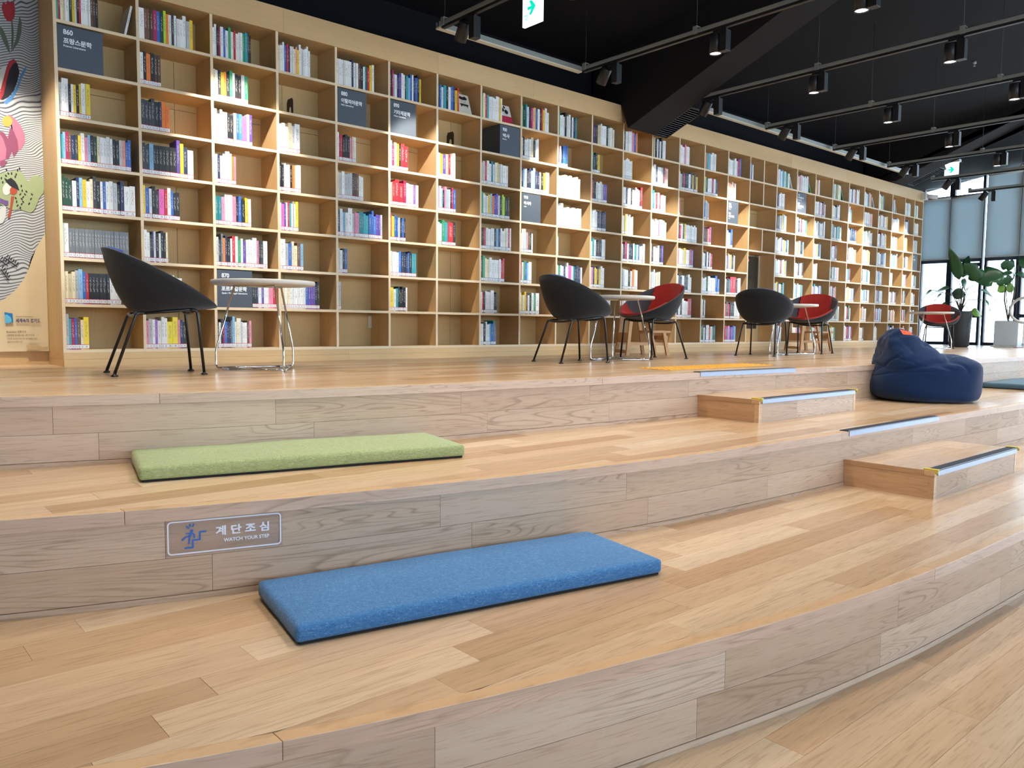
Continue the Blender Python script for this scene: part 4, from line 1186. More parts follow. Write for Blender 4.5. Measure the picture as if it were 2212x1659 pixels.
# ------------------------------------------------------------------ round tables
def make_table():
    t = empty('round_table')
    bm = bmesh.new(); lathe(bm, [(0, .538), (.312, .538), (.320, .544), (.322, .560), (.318, .566), (0, .566)], 48); obj('table_top', bm, 'white_top', t)
    bm = bmesh.new()
    for k in range(3):
        a = math.radians(120*k); tube(bm, [(0, 0, .533), (.19*math.cos(a), .19*math.sin(a), .533)], .006, 6)
    obj('mounting_plate', bm, 'outlet', t)
    R = .30
    P3 = [Vector((R*math.cos(math.radians(120*k)), R*math.sin(math.radians(120*k)), 0)) for k in range(3)]
    for k in range(3):
        p = P3[k]; top = p*0.60
        bm = bmesh.new(); nxt = P3[(k+1) % 3]; d = (nxt-p).normalized()
        tube(bm, bend([(top.x, top.y, .534), (p.x, p.y, .125), (p.x, p.y, .010), (p.x+d.x*.06, p.y+d.y*.06, .010)], .028), .0065, 8)
        obj('leg', bm, 'chrome', t)
        q = nxt-d*.006
        bm = bmesh.new(); tube(bm, [(p.x+d.x*.06, p.y+d.y*.06, .010), (q.x, q.y, .010)], .0065, 8); obj('floor_rail', bm, 'chrome', t)
        g = p+d*.075
        obj('glide', B(-.022, .022, -.009, .009, .0, .014, .002), 'plastic', t, loc=(g.x, g.y, 0), rot=(0, 0, math.atan2(d.y, d.x)))
    return t


tp0 = make_table()
for i, (x, y, a, lab) in enumerate(((.945, -.955, 148, 'white round table with a chrome sled base, nearest, beside the left chair'), (4.16, -1.14, 50, 'white round table between the second chair and the red chair'), (7.09, -1.12, 70, 'white round table between the third charcoal chair and a red chair'), (11.7, -.877, 50, 'white round table at the far end by the windows'))):
    t = tp0 if i == 0 else copy_tree(tp0)
    t.location = (x, y, 0.0005); t.rotation_euler = (0, 0, math.radians(a)); tag(t, lab, 'table', 'white round tables on the upper platform')
pp = empty('paper_sheet', (11.68, -.85, .5672), .3, 'small white paper with a blue print lying on the far table', 'paper')
obj('sheet', B(-.10, .08, -.06, .06, 0, .002), 'white', pp); obj('blue_print', B(-.02, .04, -.03, .03, .0021, .0025), 'lab_n', pp)

# ------------------------------------------------------------------ step stools
def make_stool():
    t = empty('step_stool')
    # local x: from the high back to the low step, y: width
    def leg(xb, yb_, xt, yt, z1, nm='leg'):
        bm = bmesh.new(); vs = box(bm, -.016, .016, -.02, .02, 0, 1)
        for v in vs:
            q = v.co.z; v.co = Vector((v.co.x+xb+(xt-xb)*q, v.co.y+yb_+(yt-yb_)*q, q*z1))
        return obj(nm, bm, 'pine', t)
    for s_ in (1, -1):
        leg(-.20, s_*.20, -.14, s_*.155, .50); leg(.10, s_*.19, .02, s_*.155, .50); leg(.24, s_*.20, .20, s_*.18, .235)
        obj('side_rail', B(-.19, .245, s_*.178-.012, s_*.178+.012, .105, .135), 'pine', t)
    obj('top_step', B(-.17, .06, -.185, .185, .50, .524, .003), 'pine', t); obj('low_step', B(.055, .265, -.205, .205, .235, .259, .003), 'pine', t)
    obj('back_board', B(-.192, -.172, -.175, .175, .13, .235, .002), 'pine', t); obj('back_rail', B(-.215, -.193, -.185, .185, .02, .055, .002), 'pine', t)
    obj('front_rail', B(.225, .245, -.18, .18, .16, .205, .002), 'pine', t)
    return t


s0 = make_stool()
for i, (x, y, a, lab) in enumerate(((5.36, -.40, -32, 'pine step stool behind the first red chair, against the bookcase'), (8.86, -.40, -32, 'pine step stool behind the second red chair, against the bookcase'))):
    t = s0 if i == 0 else copy_tree(s0)
    t.location = (x, y, 0.0005); t.rotation_euler = (0, 0, math.radians(a)); tag(t, lab, 'step stool', 'pine step stools')

# ------------------------------------------------------------------ bean bag
bb = empty('bean_bag', (5.68, -3.16, ZT[1]), -YAW, 'large slumped navy blue bean bag on the middle tier', 'bean bag')
bm = bmesh.new(); bmesh.ops.create_icosphere(bm, subdivisions=6, radius=1.0)
HU = [(-.50, .36), (-.46, .44), (-.42, .53), (-.36, .585), (-.28, .60), (-.20, .575), (-.10, .515), (0, .455), (.07, .41), (.16, .40), (.26, .385), (.36, .352), (.45, .318), (.50, .30)]


def ss(a, b, x):
    t = min(1, max(0, (x-a)/(b-a))); return t*t*(3-2*t)


for v in bm.verts:
    p = v.co.normalized()
    r = (abs(p.x)**2.3+abs(p.y)**2.3)**(1/2.3); eq = 5.5+4*ss(-.2, .5, p.x); q = (r**eq+abs(p.z)**eq)**(1/eq)
    u, w, h = p.x/q, p.y/q, (p.z/q+1)/2
    X_ = u*.43
    H = float(np.interp(X_*.5/.43, [a_ for a_, _ in HU], [b_ for _, b_ in HU]))
    side = ss(.35, 1.0, abs(w)); low = .30+.03*u
    H = H*(1-side*.75*(1-min(1, low/H)))          # the ridge falls away to both sides
    H -= .035*math.exp(-((X_-.05)**2/.010+w*w/.25))  # dent of the seat
    z = h*H
    depth = .36*(1-.42*ss(.30, .60, z)*ss(.1, -.3, X_))
    x = X_; yv = w*depth
    x += .045*ss(.14, .30, z)*ss(-.15, -.45, X_) - .028*ss(.40, .52, z)*ss(-.2, -.42, X_)   # waist on the left side
    x -= .02*ss(.10, 0, z)*u
    fold = mnoise.noise(Vector((x*3.2+5, yv*5, z*11)))
    cr = .006*mnoise.noise(Vector((x*6, yv*6, z*6)))-.016*max(0, 1-abs(fold)*7)*ss(.20, .34, z)
    cr -= .010*max(0, 1-abs(mnoise.noise(Vector((x*9, 2+yv*3, z*16))))*6)*ss(.16, .24, z)*ss(.42, .30, z)*ss(.05, -.35, X_)
    cr -= .012*math.exp(-((X_-.02-.6*(z-.38))/.012)**2)*ss(.26, .40, z)
    v.co = Vector((x, yv, z))+p*cr
    if v.co.z < 0.0015: v.co.z = 0.0015*abs(h)
obj('fabric_body', bm, 'bean', bb, True)
def seam(pts, nm):
    bm = bmesh.new(); tube(bm, pts, .0035, 6); return obj(nm, bm, 'bean', bb)
# label: orange woven tag on the near side of the peak
bm = bmesh.new()
vs = [bm.verts.new(p) for p in ((-.285, -.155, .585), (-.200, -.150, .565), (-.190, -.178, .540), (-.275, -.186, .545))]
bm.faces.new(vs); r_ = bmesh.ops.extrude_face_region(bm, geom=bm.faces[:]); bmesh.ops.translate(bm, vec=(0, -.003, .001), verts=[v for v in r_['geom'] if isinstance(v, bmesh.types.BMVert)])
bmesh.ops.recalc_face_normals(bm, faces=bm.faces[:]); TAG = obj('orange_tag', bm, 'orange', bb)

# ------------------------------------------------------------------ ceiling beams, vents, tracks and lamps
for i, bx in enumerate((-0.95, 5.43, 12.05)):
    w = 0.43; zo = .27 if i == 2 else 0.0
    bz = lambda y: 2.38-0.4*y+zo
    ys = [0.0, -0.115, -3.85]
    V = []
    for x in (bx, bx+w):
        V += [(x, -0.010, 2.70), (x, -0.115, bz(-.115)), (x, -3.85, bz(-3.85)), (x, -3.85, ceil_z(-3.85)+.05), (x, 0.4, ceil_z(.4)+.02), (x, 0.4, 2.70)]
    Fc = [(0, 1, 2, 3, 4, 5), (11, 10, 9, 8, 7, 6)] + [(k, 6+k, 6+(k+1) % 6, (k+1) % 6)[::-1] for k in range(6)]
    o = obj('ceiling_beam', (V, Fc), 'beam'); tag(o, ('sloping black ceiling beam out of view at the left', 'big sloping black beam meeting the bookcase in mid picture', 'sloping black beam at the far end of the bookcase')[i], None, None, 'structure')
    vt = empty('air_vent', (bx+w+.001, -.10, bz(-.10)+.03), 0, ('air vent on the beam at the left', 'black slatted air vent on the side of the middle beam', 'black slatted air vent on the farther beam')[i], 'air vent', 'air vents on the ceiling beams')
    vt.rotation_euler = (-math.atan(.4), 0, 0)
    bm = bmesh.new(); box(bm, 0, .012, -.55, 0, -.03, .18); box(bm, .228, .24, -.55, 0, -.03, .18); box(bm, .012, .228, -.55, -.538, -.03, .18); box(bm, .012, .228, -.012, 0, -.03, .18); box(bm, .012, .228, -.538, -.012, .168, .18)
    obj('housing', bm, 'lamp', vt)
    for k in range(17):
        obj('slat', B(.013, .227, -.005, .005, -.0015, .0015), 'vent_slat', vt, loc=(0, -.525+k*.0312, -.024), rot=(.7, 0, 0))


def lamp_fix(x, y, lab, aim=None):
    """track spotlight: driver box under the track beside a short cylinder with a bright lens"""
    zt = TRACK_Z
    t = empty('track_spotlight', (x, y, zt), 0, lab, 'spotlight', 'track spotlights under the ceiling')
    obj('driver_box', B(-.034, .034, -.118, -.053, -.205, -.0405, .003), 'lamp', t)
    bm = bmesh.new(); box(bm, -.012, .012, -.10, .02, -.040, -.0232); obj('track_adapter', bm, 'lamp', t)
    bm = bmesh.new(); lathe(bm, [(0, -.055), (.046, -.055), (.049, -.060), (.049, -.205), (.044, -.205), (.042, -.185), (0, -.185)], 24)
    body = obj('lamp_body', bm, 'lamp', t)
    bm = bmesh.new(); lathe(bm, [(0, -.1975), (.043, -.1975), (.043, -.194), (0, -.194)], 20); obj('lens', bm, 'lens', body)
    if aim is not None:
        piv = Vector((0, 0, -.10)); d = (Vector(aim)-Vector((x, y, zt-.1))).normalized()
        q = Vector((0, 0, -1)).rotation_difference(d).to_matrix().to_4x4()
        body.matrix_local = Matrix.Translation((0, 0, -.10)) @ q @ Matrix.Translation((0, 0, .10))
        body.location = body.matrix_local.translation
        pos = Vector((x, y, zt-.10))+d*.112
    else:
        d = Vector((0, 0, -1)); pos = Vector((x, y, zt-.212))
    return pos, d


LAMP_N = [0]


def spot(pos, d, power, cone, blend, size=.04, col=WARM):
    l = bpy.data.lights.new('lamp_beam', 'SPOT'); l.energy = power; l.spot_size = math.radians(cone); l.spot_blend = blend; l.shadow_soft_size = size; l.color = col
    o = bpy.data.objects.new('lamp_beam', l); COL.objects.link(o); o.location = pos; o.rotation_mode = 'QUATERNION'; o.rotation_quaternion = Vector((0, 0, -1)).rotation_difference(d)


ROWY = [(-.84, 'nearest the bookcase'), (-1.98, 'second row from the bookcase'), (-3.17, 'third row from the bookcase'), (-4.35, 'fourth row from the bookcase'), (-5.55, 'fifth row'), (-6.9, 'sixth row'), (-8.6, 'seventh row')]
for i, tx in enumerate(TRACK_X):
    for j, (ry, rn) in enumerate(ROWY):
        if j >= 1 and (i in (0,) ): continue
        if j >= 4 or (j == 3 and tx > 8): continue
        vis = 3 <= i <= 9
        lab = ('black track spotlight on the %s cross rail from the left, %s' % (WORDN[i-3], rn)) if vis else ('black track spotlight outside the picture, %s rail, %s' % (WORDN[i], rn) if i < 3 else 'black track spotlight beyond the far end of the bookcase, %s' % rn)
        if j == 0:
            aim = (tx+.16, 0.05, 1.50)
            pos, d = lamp_fix(tx, ry, lab, aim)
            spot(pos, d, SPOT_SHELF, 50, .5, .035, (1.0, .91, .78))
        else:
            pos, d = lamp_fix(tx, ry, lab)
            spot(pos, d, SPOT_DOWN, 112, .8, .05)


pos, d = lamp_fix(.32, -1.12, 'black track spotlight right above the leftmost chair, outside the picture')
spot(pos, d, SPOT_DOWN*.9, 100, .5, .03)


def rail(x, y0, y1, lab):
    t = empty('lighting_rail', (x, (y0+y1)/2, TRACK_Z), 0, lab, 'rail', 'cross rails under the ceiling'); h = abs(y1-y0)/2
    bm = bmesh.new(); box(bm, -.021, .021, -h, h, .0, .003); box(bm, -.021, -.018, -h, h, .003, .034); box(bm, .018, .021, -h, h, .003, .034); box(bm, -.021, -.010, -h, h, .031, .034); box(bm, .010, .021, -h, h, .031, .034)
    obj('steel_channel', bm, 'steel', t)
    obj('black_track', B(-.017, .017, -h, h, -.022, -.0005, 0), 'lamp', t)
    yy = h-.02
    while yy > -h:
        bm = bmesh.new(); box(bm, -.028, .028, yy-.02, yy+.02, -.004, .0); box(bm, -.028, -.0225, yy-.02, yy+.02, 0, .055); box(bm, .0225, .028, yy-.02, yy+.02, 0, .055); box(bm, -.028, .028, yy-.02, yy+.02, .055, .059)
        obj('hanger_clip', bm, 'steel', t)
        wy = (y0+y1)/2+yy
        bm = bmesh.new(); tube(bm, [(0, yy, .059), (0, yy, ceil_z(wy)-TRACK_Z)], .0022, 5); obj('hanger_wire', bm, 'lamp', t)
        yy -= 1.25
    return t


for i, tx in enumerate(TRACK_X):
    rail(tx+.0, -.74 if i == 5 else -.52, -9.2, ('steel cross rail under the ceiling, %s from the left in view' % WORDN[i-3]) if 3 <= i <= 9 else ('steel cross rail left of the picture, %s out of view' % WORDN[i] if i < 3 else 'steel cross rail nearest the window wall'))
lr = empty('lighting_rail', (8.4, -.47, TRACK_Z), 0, 'long steel rail running parallel to the bookcase top', 'rail')
x0_, x1_ = 2.66-8.4, 11.6-8.4
for a, b in ((x0_, 4.32-8.4), (6.14-8.4, x1_)):
    bm = bmesh.new(); box(bm, a, b, -.021, .021, .0, .003); box(bm, a, b, -.021, -.018, .003, .042); box(bm, a, b, .018, .021, .003, .042); obj('steel_channel', bm, 'steel', lr)
    obj('lit_underside', B(a, b, -.024, .026, -.012, -.0005), 'outlet', lr)  # pale strip added for the light the steel channel catches underneath

# exit signs
def exit_sign(px, py, dist, wid, hgt, lab):
    c = CAM+ray(px, py)/1.0*dist
    t = empty('exit_sign', (float(c[0]), float(c[1]), float(c[2])), 0, lab, 'exit sign', 'hanging exit signs')
    obj('panel', B(-.012, .012, -wid/2, wid/2, 0, hgt, .002), 'exit_white', t)
    obj('ceiling_mount', B(-.05, .05, -wid*.6, wid*.6, hgt+.001, hgt+.045, .004), 'casing', t)
    top = ceil_z(float(c[1]))-float(c[2])
    bm = bmesh.new(); tube(bm, [(0, 0, hgt+.045), (0, 0, top)], .006, 6); obj('hanger_rod', bm, 'lamp', t)
    def poly(nm, P_):
        bm = bmesh.new()
        bm.faces.new([bm.verts.new((-.0126, wid*(.5-a), hgt*b)) for a, b in P_]); return obj(nm, bm, 'exit_green', t)
    bm = bmesh.new()
    def add(P_): bm.faces.new([bm.verts.new((-.0126, wid*(.5-a), hgt*b)) for a, b in P_])
    add([(.27, .47), (.50, .47), (.50, .57), (.27, .57)]); add([(.36, .74), (.50, .74), (.72, .52), (.50, .52)]); add([(.50, .52), (.72, .52), (.50, .30), (.36, .30)])
    obj('arrow', bm, 'exit_green', t)
    bm = bmesh.new()
    for P_ in ([(.10, .14), (.13, .14), (.13, .34), (.10, .34)], [(.13, .31), (.27, .31), (.27, .34), (.13, .34)], [(.24, .14), (.27, .14), (.27, .31), (.24, .31)], [(.15, .25), (.22, .25), (.22, .27), (.15, .27)], [(.155, .18), (.18, .18), (.18, .24), (.155, .24)], [(.19, .18), (.215, .18), (.215, .24), (.19, .24)]): add(P_)
    obj('door_symbol', bm, 'exit_green', t)


exit_sign(1151, 53, 5.4, .185, .215, 'lit exit sign with a green arrow at the top of the picture')
exit_sign(2055, 383, 13.2, .215, .235, 'small lit exit sign hanging near the far windows')

for px, py in ((808, 22), (2105, 138)):
    d = ray(px, py); t = 1.0
    while CAM[2]+t*d[2] < ceil_z(CAM[1]+t*d[1])-.03: t += .01
    c = CAM+d*t
    sp_k = empty('sprinkler', tuple(float(v) for v in c), 0, 'small ceiling sprinkler %s' % ('above the left part of the bookcase' if px < 1000 else 'at the upper right between two rails'), 'sprinkler', 'ceiling sprinklers')
    bm = bmesh.new(); lathe(bm, [(0, -.03), (.014, -.03), (.014, -.026), (.004, -.024), (.004, 0.0), (.022, .002), (.022, .03), (0, .03)], 12); obj('head', bm, 'steel', sp_k)

# camera on the end of the bookcase
cc = empty('security_camera', (13.35, -.06, 2.60), 0, 'small pale security camera on the far end of the bookcase', 'camera')
obj('mount', B(-.05, .06, -.03, .05, -.06, .05, .006), 'casing', cc)
bm = bmesh.new(); tube(bm, [(.03, -.02, .0), (.12, -.16, -.02)], .035, 12); obj('barrel', bm, 'casing', cc)

# ------------------------------------------------------------------ plants
def leaf_mesh(L, Wd, droop=.25, fold=.15, lobes=0):
    V = []; Fc = []; n = 9
    for i in range(n+1):
        t = i/n; w = Wd/2*math.sin(math.pi*min(1, t**.75))**.8 if t < 1 else 0
        if lobes: w = Wd/2*(math.sin(math.pi*t**.8)**.7)*(1-.38*math.exp(-((t-.45)/.09)**2)) if t < 1 else 0
        zc = -droop*L*t*t; x = L*t*(1-.1*droop)
        for k in (-1, -.5, 0, .5, 1): V.append((x, w*k, zc+fold*abs(w*k)+.01*math.sin(7*t)*k))
    for i in range(n):
        for k in range(4): a = i*5+k; Fc.append((a, a+1, a+6, a+5))
    return V, Fc


def plant(name, base, label, pot, stems, trunk=None, shift=0):
    t = empty(name, base, 0, label, 'plant', None)
    if pot == 'dark':
        bm = bmesh.new(); lathe(bm, [(0, 0), (.13, 0), (.155, .02), (.185, .62), (.175, .62), (.17, .58), (0, .58)], 28); obj('planter', bm, 'pot_dark', t)
        bm = bmesh.new(); lathe(bm, [(0, .581), (.169, .581), (.10, .592), (0, .595)], 20); obj('soil', bm, 'soil', t); ztop = .59
    else:
        bm = bmesh.new(); box(bm, -.185, .185, -.185, .185, .03, .46)
        bmesh.ops.bevel(bm, geom=bm.edges[:], offset=.006, segments=2, affect='EDGES'); obj('planter', bm, 'pot_white', t, rot=(0, 0, .1))
        obj('dolly', B(-.21, .21, -.21, .21, 0, .028, .004), 'casing', t); obj('soil', B(-.17, .17, -.17, .17, .461, .466), 'soil', t); ztop = .46
    for (pl, tip, L, Wd, az, el, roll_, mat, lob) in stems:
        p = Vector(tip)-Vector(base); r0 = Vector((0, 0, ztop)); mid = (r0+p)/2+Vector((0, 0, .12)); mid.x *= .6; mid.y *= .6
        start = r0 if trunk is None else Vector(trunk[-1] if p.z > trunk[-1][2] else trunk[1])
        if trunk: mid = (start+p)/2
        bm = bmesh.new(); tube(bm, [start, (start+mid)/2+Vector((0, 0, .02)), mid, p], [.010, .008, .007, .005] if not trunk else [.006, .005, .005, .004], 6)
        stm = obj('stem', bm, 'stem', t)
        lf = obj('leaf', leaf_mesh(L, Wd, .35 if not lob else .15, .15, lob), mat, t, True)
        so_ = lf.modifiers.new('solid', 'SOLIDIFY'); so_.thickness = .002
        lf.location = p; lf.rotation_euler = (math.radians(roll_), math.radians(-el), math.radians(az))
    if trunk:
        bm = bmesh.new(); tube(bm, trunk, [.018]+[.012]*(len(trunk)-1), 8); obj('trunk', bm, 'stem', t)
    return t


# image directions at the window end: right in the picture is about (+.66, -.75) ... leaf azimuths are given in world degrees
pb1 = Zp(2071, 749.5, 0); D1 = pb1[0]
def at1(px, py, dx=0.0): return tuple(Xp(px, py, D1+dx))
RGT, LFT = -49, 131
plant('potted_plant', tuple(pb1), 'leafy plant in a tall dark planter beside the far red chair', 'dark', [
    (0, at1(2072, 605), .62, .20, LFT+20, 76, 30, 'leaf', 0), (0, at1(2080, 600), .42, .17, RGT, 82, 60, 'leaf', 0),
    (0, at1(2085, 601), .22, .13, LFT, -75, 60, 'leaf', 0),
    (0, at1(2106, 608, .1), .52, .46, RGT, 22, 55, 'leaf', 1), (0, at1(2118, 605, .1), .40, .30, LFT-10, 50, 70, 'leaf', 1),
    (0, at1(2052, 622), .34, .14, LFT, -4, 25, 'leaf', 0), (0, at1(2014, 627), .26, .12, LFT, -28, 25, 'leaf', 0),
    (0, at1(2035, 634), .24, .08, LFT, -35, 25, 'leaf', 0), (0, at1(2056, 632), .28, .20, RGT, -10, 95, 'leaf', 0),
    (0, at1(2118, 626), .42, .16, RGT, -22, 30, 'leaf', 0), (0, at1(2128, 648), .28, .12, RGT, -50, 30, 'leaf', 0),
    (0, at1(2097, 672), .24, .16, RGT, -15, 60, 'leaf2', 0), (0, at1(2045, 655), .18, .08, LFT, -10, 30, 'leaf', 0)])
pb2 = Zp(2176, 749.5, 0); D2 = pb2[0]
def at2(px, py, dx=0.0): return tuple(Xp(px, py, D2+dx))
def rel(px, py): q = np.array(at2(px, py))-pb2; return tuple(float(v) for v in q)
plant('potted_plant', tuple(pb2), 'fiddle-leaf plant in a white square planter by the windows', 'white', [
    (0, at2(2192, 575), .26, .24, LFT, 10, 70, 'leaf', 1), (0, at2(2200, 572), .24, .24, RGT, 20, 70, 'leaf', 1),
    (0, at2(2188, 590), .36, .12, LFT, 0, 40, 'leaf', 0), (0, at2(2196, 592), .34, .18, RGT, -10, 40, 'leaf', 0),
    (0, at2(2188, 604), .30, .22, LFT, -10, 60, 'leaf', 1), (0, at2(2173, 618), .20, .17, LFT, -30, 85, 'leaf2', 0), (0, at2(2172, 620), .20, .17, RGT, -10, 85, 'leaf2', 0)],
    [(0, 0, .46), rel(2177, 690), rel(2170, 650), rel(2171, 615), rel(2190, 600)])
# second branch
bm = bmesh.new(); a = rel(2178, 690); b = rel(2190, 640); c = rel(2196, 600); tube(bm, [a, b, c], [.016, .014, .010], 8)
o = obj('trunk', bm, 'stem', [x for x in bpy.data.objects if x.name.startswith('potted_plant')][-1])
p = Xp(2214, 670, 14.2)
bm = bmesh.new(); tube(bm, [(p[0]+.0*math.cos(t), p[1]+.22*math.cos(t), p[2]+.21*math.sin(t)) for t in np.linspace(0, 2*math.pi, 33)[:-1]], .022, 8, closed=True)
rg = empty('ring_stand', (float(p[0]), float(p[1]), 0), 0, 'pale ring on a stand cut off at the right edge by the windows', 'stand')
bmesh.ops.translate(bm, vec=(-p[0], -p[1], 0), verts=bm.verts[:]); obj('ring', bm, 'casing', rg)
bm = bmesh.new(); tube(bm, [(0, 0, 0.01), (0, 0, p[2]-.22)], .012); lathe(bm, [(0, 0), (.14, 0), (.14, .01), (0, .012)], 20); obj('foot', bm, 'casing', rg)

# ------------------------------------------------------------------ banner on the left wall
BY = BACKY-0.02
bn = empty('printed_banner', (-.6, BY, .09), 0, 'tall illustrated cloth banner with tulip, lotus and waves at the left', 'banner')
Ob = Vector((-.6, BY, .09))
xr_ = -0.0118
s = NT('banner_cloth'); tc = s.n('ShaderNodeTexCoord'); nz = s.n('ShaderNodeTexNoise', inp={'Scale': 3.0, 'Detail': 3.0}); s.l(tc.outputs['Object'], nz.inputs['Vector'])
s.l(s.mix(nz.outputs[0], hexc('cdbb95'), hexc('d8c7a4')), s.b.inputs['Base Color']); s.b.inputs['Roughness'].default_value = .8; M['cloth'] = s.m
s = NT('banner_waves'); tc = s.n('ShaderNodeTexCoord'); mp = s.n('ShaderNodeMapping', inp={'Rotation': (0, math.radians(20), 0), 'Scale': (1, 1, 1)}); s.l(tc.outputs['Object'], mp.inputs['Vector'])
n0 = s.n('ShaderNodeTexNoise', inp={'Scale': 2.2, 'Detail': 1.5, 'Distortion': .6}); s.l(mp.outputs[0], n0.inputs['Vector'])
sx = s.n('ShaderNodeSeparateXYZ'); s.l(mp.outputs[0], sx.inputs[0])
v = s.math('ADD', s.math('MULTIPLY', sx.outputs[2], 62.0), s.math('MULTIPLY', n0.outputs[0], 17.0)); v = s.math('FRACT', v)
v = s.math('ABSOLUTE', s.math('SUBTRACT', v, .5))
c_ = s.ramp(v, [(.0, hexc('3c3e44')), (.09, hexc('5a5c62')), (.17, hexc('a2a6aa')), (.33, hexc('c0c4c5'))])
s.l(c_, s.b.inputs['Base Color']); s.b.inputs['Roughness'].default_value = .8; M['waves'] = s.m
obj('cloth', B(-1.35-Ob.x, xr_-Ob.x, -.002, .002, 0, 2.55), 'cloth', bn)
bm = bmesh.new(); tube(bm, [(-1.37-Ob.x, 0, 2.55), (xr_-Ob.x, 0, 2.55)], .012, 8); obj('top_rod', bm, 'alu', bn)
LAY = [0.0026]


def flat(nm, polys, mat):
    bm = bmesh.new(); LAY[0] += 0.0004
    for P_ in polys:
        vs = []; LAY[0] += 0.00006
        for px, py in P_:
            q = Yp(px, py, BY-LAY[0]); vs.append(bm.verts.new((q[0]-Ob.x, -LAY[0], q[2]-Ob.z)))
        bm.faces.new(vs)
    bmesh.ops.triangulate(bm, faces=bm.faces[:])
    return obj(nm, bm, mat, bn)


def blob(cx, cy, rx, ry, n=14, wob=0.0, seed=0, rot=0.0):
    out = []
    for k in range(n):
        t = 2*math.pi*k/n; r = 1+wob*math.sin(5*t+seed); a, b = rx*r*math.cos(t), ry*r*math.sin(t)
        out.append((cx+a*math.cos(rot)-b*math.sin(rot), cy+a*math.sin(rot)+b*math.cos(rot)))
    return out


for nm, mat, hx_ in (('banner_red', 'bred', 'a8323a'), ('', 'bdk', '24242c'), ('', 'bblue', '4f8ac2'), ('', 'bpink', 'b9708a'), ('', 'byel', 'c9a550'), ('', 'bgrn', '9aa87e'), ('', 'bstem', '5c6b5a'), ('', 'bskin', 'd6cfc8'), ('', 'bhair', 'a8482f'), ('', 'bpur', '6b4d86'), ('', 'bwhite', 'c8cac6'), ('', 'blogo', '1276b8'), ('', 'blogo2', '5fb6dd'), ('', 'bnavy', '1d2f6b'), ('', 'bink', '3a342c'), ('', 'bpinkd', '8c4a66'), ('', 'stain', 'bca67c')):
    M[mat] = plain('print_'+mat, hexc(hx_), .8)
flat('wave_pattern', [[(-60, -30), (83, -30), (86, 90), (91, 250), (94, 330), (95, 420), (97, 505), (88, 520), (78, 536), (66, 560), (60, 585), (50, 605), (35, 625), (15, 642), (0, 652), (-60, 668)]], 'waves')
flat('tulip', [[(3, 16), (7, 3), (13, 9), (16, 0), (22, 6), (30, 2), (33, 22), (31, 38), (25, 47), (16, 46), (9, 36)]], 'bred')
flat('tulip_leaves', [[(24, 46), (27, 46), (30, 72), (29, 98), (24, 112), (26, 90)], [(0, 56), (6, 62), (14, 80), (20, 100), (22, 116), (16, 108), (6, 88), (0, 72)], [(42, 34), (47, 48), (46, 72), (40, 92), (30, 106), (24, 114), (34, 84), (38, 60)]], 'bstem')
flat('blue_splash', [[(24, 206), (14, 214), (8, 222), (14, 226), (26, 216), (38, 196), (46, 172), (56, 152), (58, 142), (52, 148), (44, 162), (38, 182), (30, 196)]], 'bblue')
flat('shoe', [[(30, 128), (38, 138), (42, 156), (38, 174), (30, 196), (18, 210), (6, 216), (0, 214), (4, 196), (10, 170), (18, 144), (24, 132)]], 'bdk')
flat('shoe_trim', [[(30, 127), (36, 134), (28, 138), (20, 152), (14, 176), (8, 204), (2, 216), (0, 214), (0, 200), (6, 172), (12, 150), (20, 132)]], 'bred')
flat('white_lace', [[(0, 150), (10, 142), (14, 146), (8, 168), (2, 190), (0, 192)]], 'bwhite')
flat('lotus_back', [[(18, 246), (30, 254), (44, 270), (54, 290), (54, 308), (46, 322), (36, 328), (30, 300), (26, 270)]], 'bpink')
flat('lotus_heart', [blob(16, 262, 11, 12)], 'byel')
flat('lotus_petals', [[(0, 284), (8, 286), (18, 300), (26, 326), (18, 345), (0, 338)], [(22, 276), (30, 284), (38, 304), (40, 322), (30, 340), (22, 318), (17, 296)], [(0, 340), (16, 350), (6, 362), (0, 356)]], 'bpinkd')
flat('lotus_front', [[(-30, 300), (0, 290), (7, 300), (14, 322), (12, 344), (0, 348), (-30, 344)]], 'bpink')
flat('bush', [blob(26, 410, 40, 42, 24, .07, 1), blob(60, 425, 24, 34, 20, .06, 2), blob(78, 404, 17, 26, 18, .05, 0)], 'bgrn')
lv = []
for (x, y) in ((14, 367), (18, 375), (13, 380), (25, 375), (38, 368), (42, 364), (35, 377), (33, 382), (46, 402), (48, 412), (44, 420), (57, 414), (54, 420), (50, 426), (47, 430), (69, 420), (67, 430), (34, 428), (36, 436), (38, 444), (50, 436), (47, 441), (44, 449), (63, 440), (3, 385), (6, 394)): lv.append(blob(x, y, 1.6, 3.2, 8, rot=.6*((x*7+y) % 3-1)))
flat('bush_leaves', lv, 'bdk')
flat('figure_skirt', [[(-20, 455), (0, 452), (14, 440), (12, 470), (6, 482), (-20, 486)]], 'bwhite')
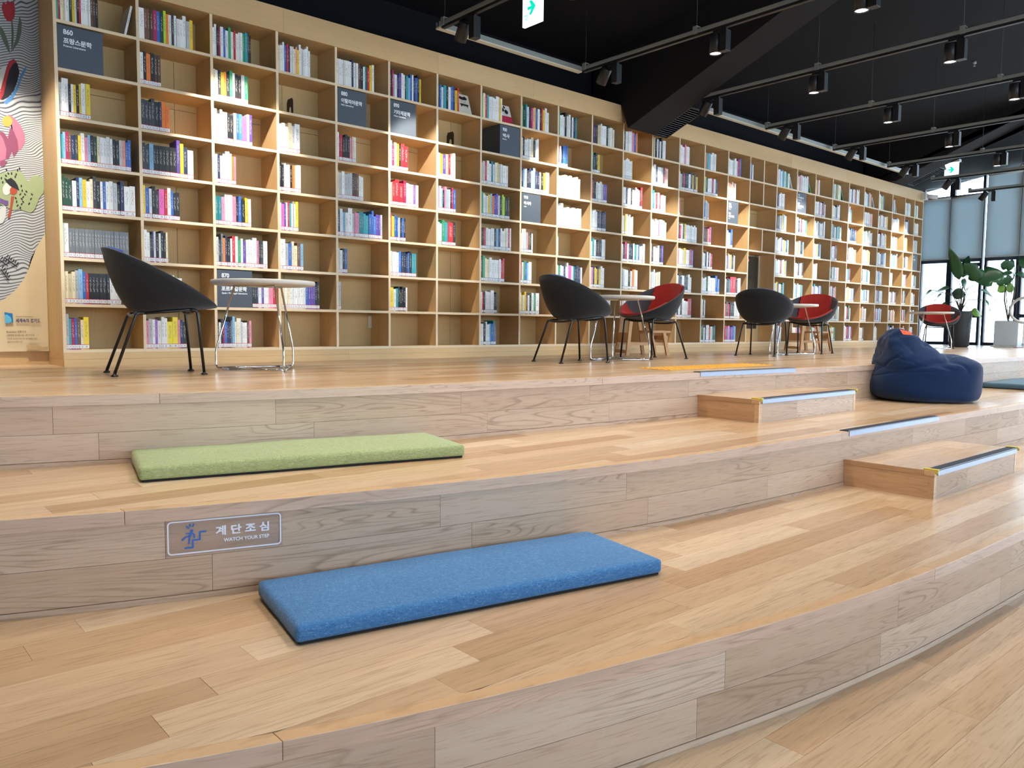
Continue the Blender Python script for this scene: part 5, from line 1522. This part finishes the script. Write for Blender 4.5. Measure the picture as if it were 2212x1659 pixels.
flat('figure_head', [blob(15, 408, 9, 14, rot=.2)], 'bskin'); flat('figure_hair', [blob(29, 412, 8, 9), [(24, 424), (31, 424), (26, 450), (21, 472), (16, 470), (22, 446)]], 'bhair')
flat('figure_hat', [[(9, 384), (16, 388), (24, 384), (33, 392), (38, 400), (42, 412), (34, 408), (22, 402), (14, 394)]], 'bdk')
flat('figure_scarf', [[(0, 428), (10, 432), (18, 434), (18, 442), (12, 446), (8, 440), (0, 438)]], 'bpur')
sp_ = []
for (x0, y0, x1, y1, n) in ((14, 556, 36, 572, 6), (4, 580, 18, 600, 5), (2, 560, 16, 570, 4)):
    for k in range(n):
        t = k/(n-1); cx, cy = x0+(x1-x0)*t, y0+(y1-y0)*t; sp_ += [blob(cx+2, cy-3, 1.3, 4.2, 8, rot=.5), blob(cx-1, cy+3, 1.3, 4.2, 8, rot=-.7)]
flat('dark_sprig', sp_, 'bdk')
flat('logo', [[(9.5, 674), (18, 676), (27, 677), (28, 687), (29, 696), (20, 698), (12, 699), (11, 688)]], 'blogo')
flat('logo_arc', [[(10, 680), (16, 680), (22, 684), (25, 690), (25, 696), (18, 698), (12, 698)]], 'blogo2')


def btext(body, px, py, w_px, size, mat, bold=0.0):
    LAY[0] += 0.0003; q = Yp(px, py, BY-LAY[0]); q2 = Yp(px+w_px, py, BY-LAY[0])
    text_mesh(body, size, mat, 'lettering', bn, frame_m((q[0]-Ob.x, -LAY[0], q[2]-Ob.z), (1, 0, 0), (0, 0, 1)), float(q2[0]-q[0]), bold, depth=.0001)


btext('Global Inspiration', 34, 685, 37, .013, 'bink'); btext('세계속의 경기도', 34, 696, 53, .030, 'bnavy', .0008)
btext('Illustration 김용구선', 14, 719, 42, .019, 'bink', .0002); btext('기획제작 독서경, GB · 경인이오정', 15, 725.5, 59, .013, 'bink'); btext('관련한 컬러링이미지의, 경기대표도서관', 16, 733.5, 64, .013, 'bink'); btext('@경기도사이버도서관', 16, 740, 33, .013, 'bink')
flat('water_stain', [[(56, 746), (66, 742), (80, 744), (92, 750), (104, 748), (104, 756), (60, 756)]], 'stain')
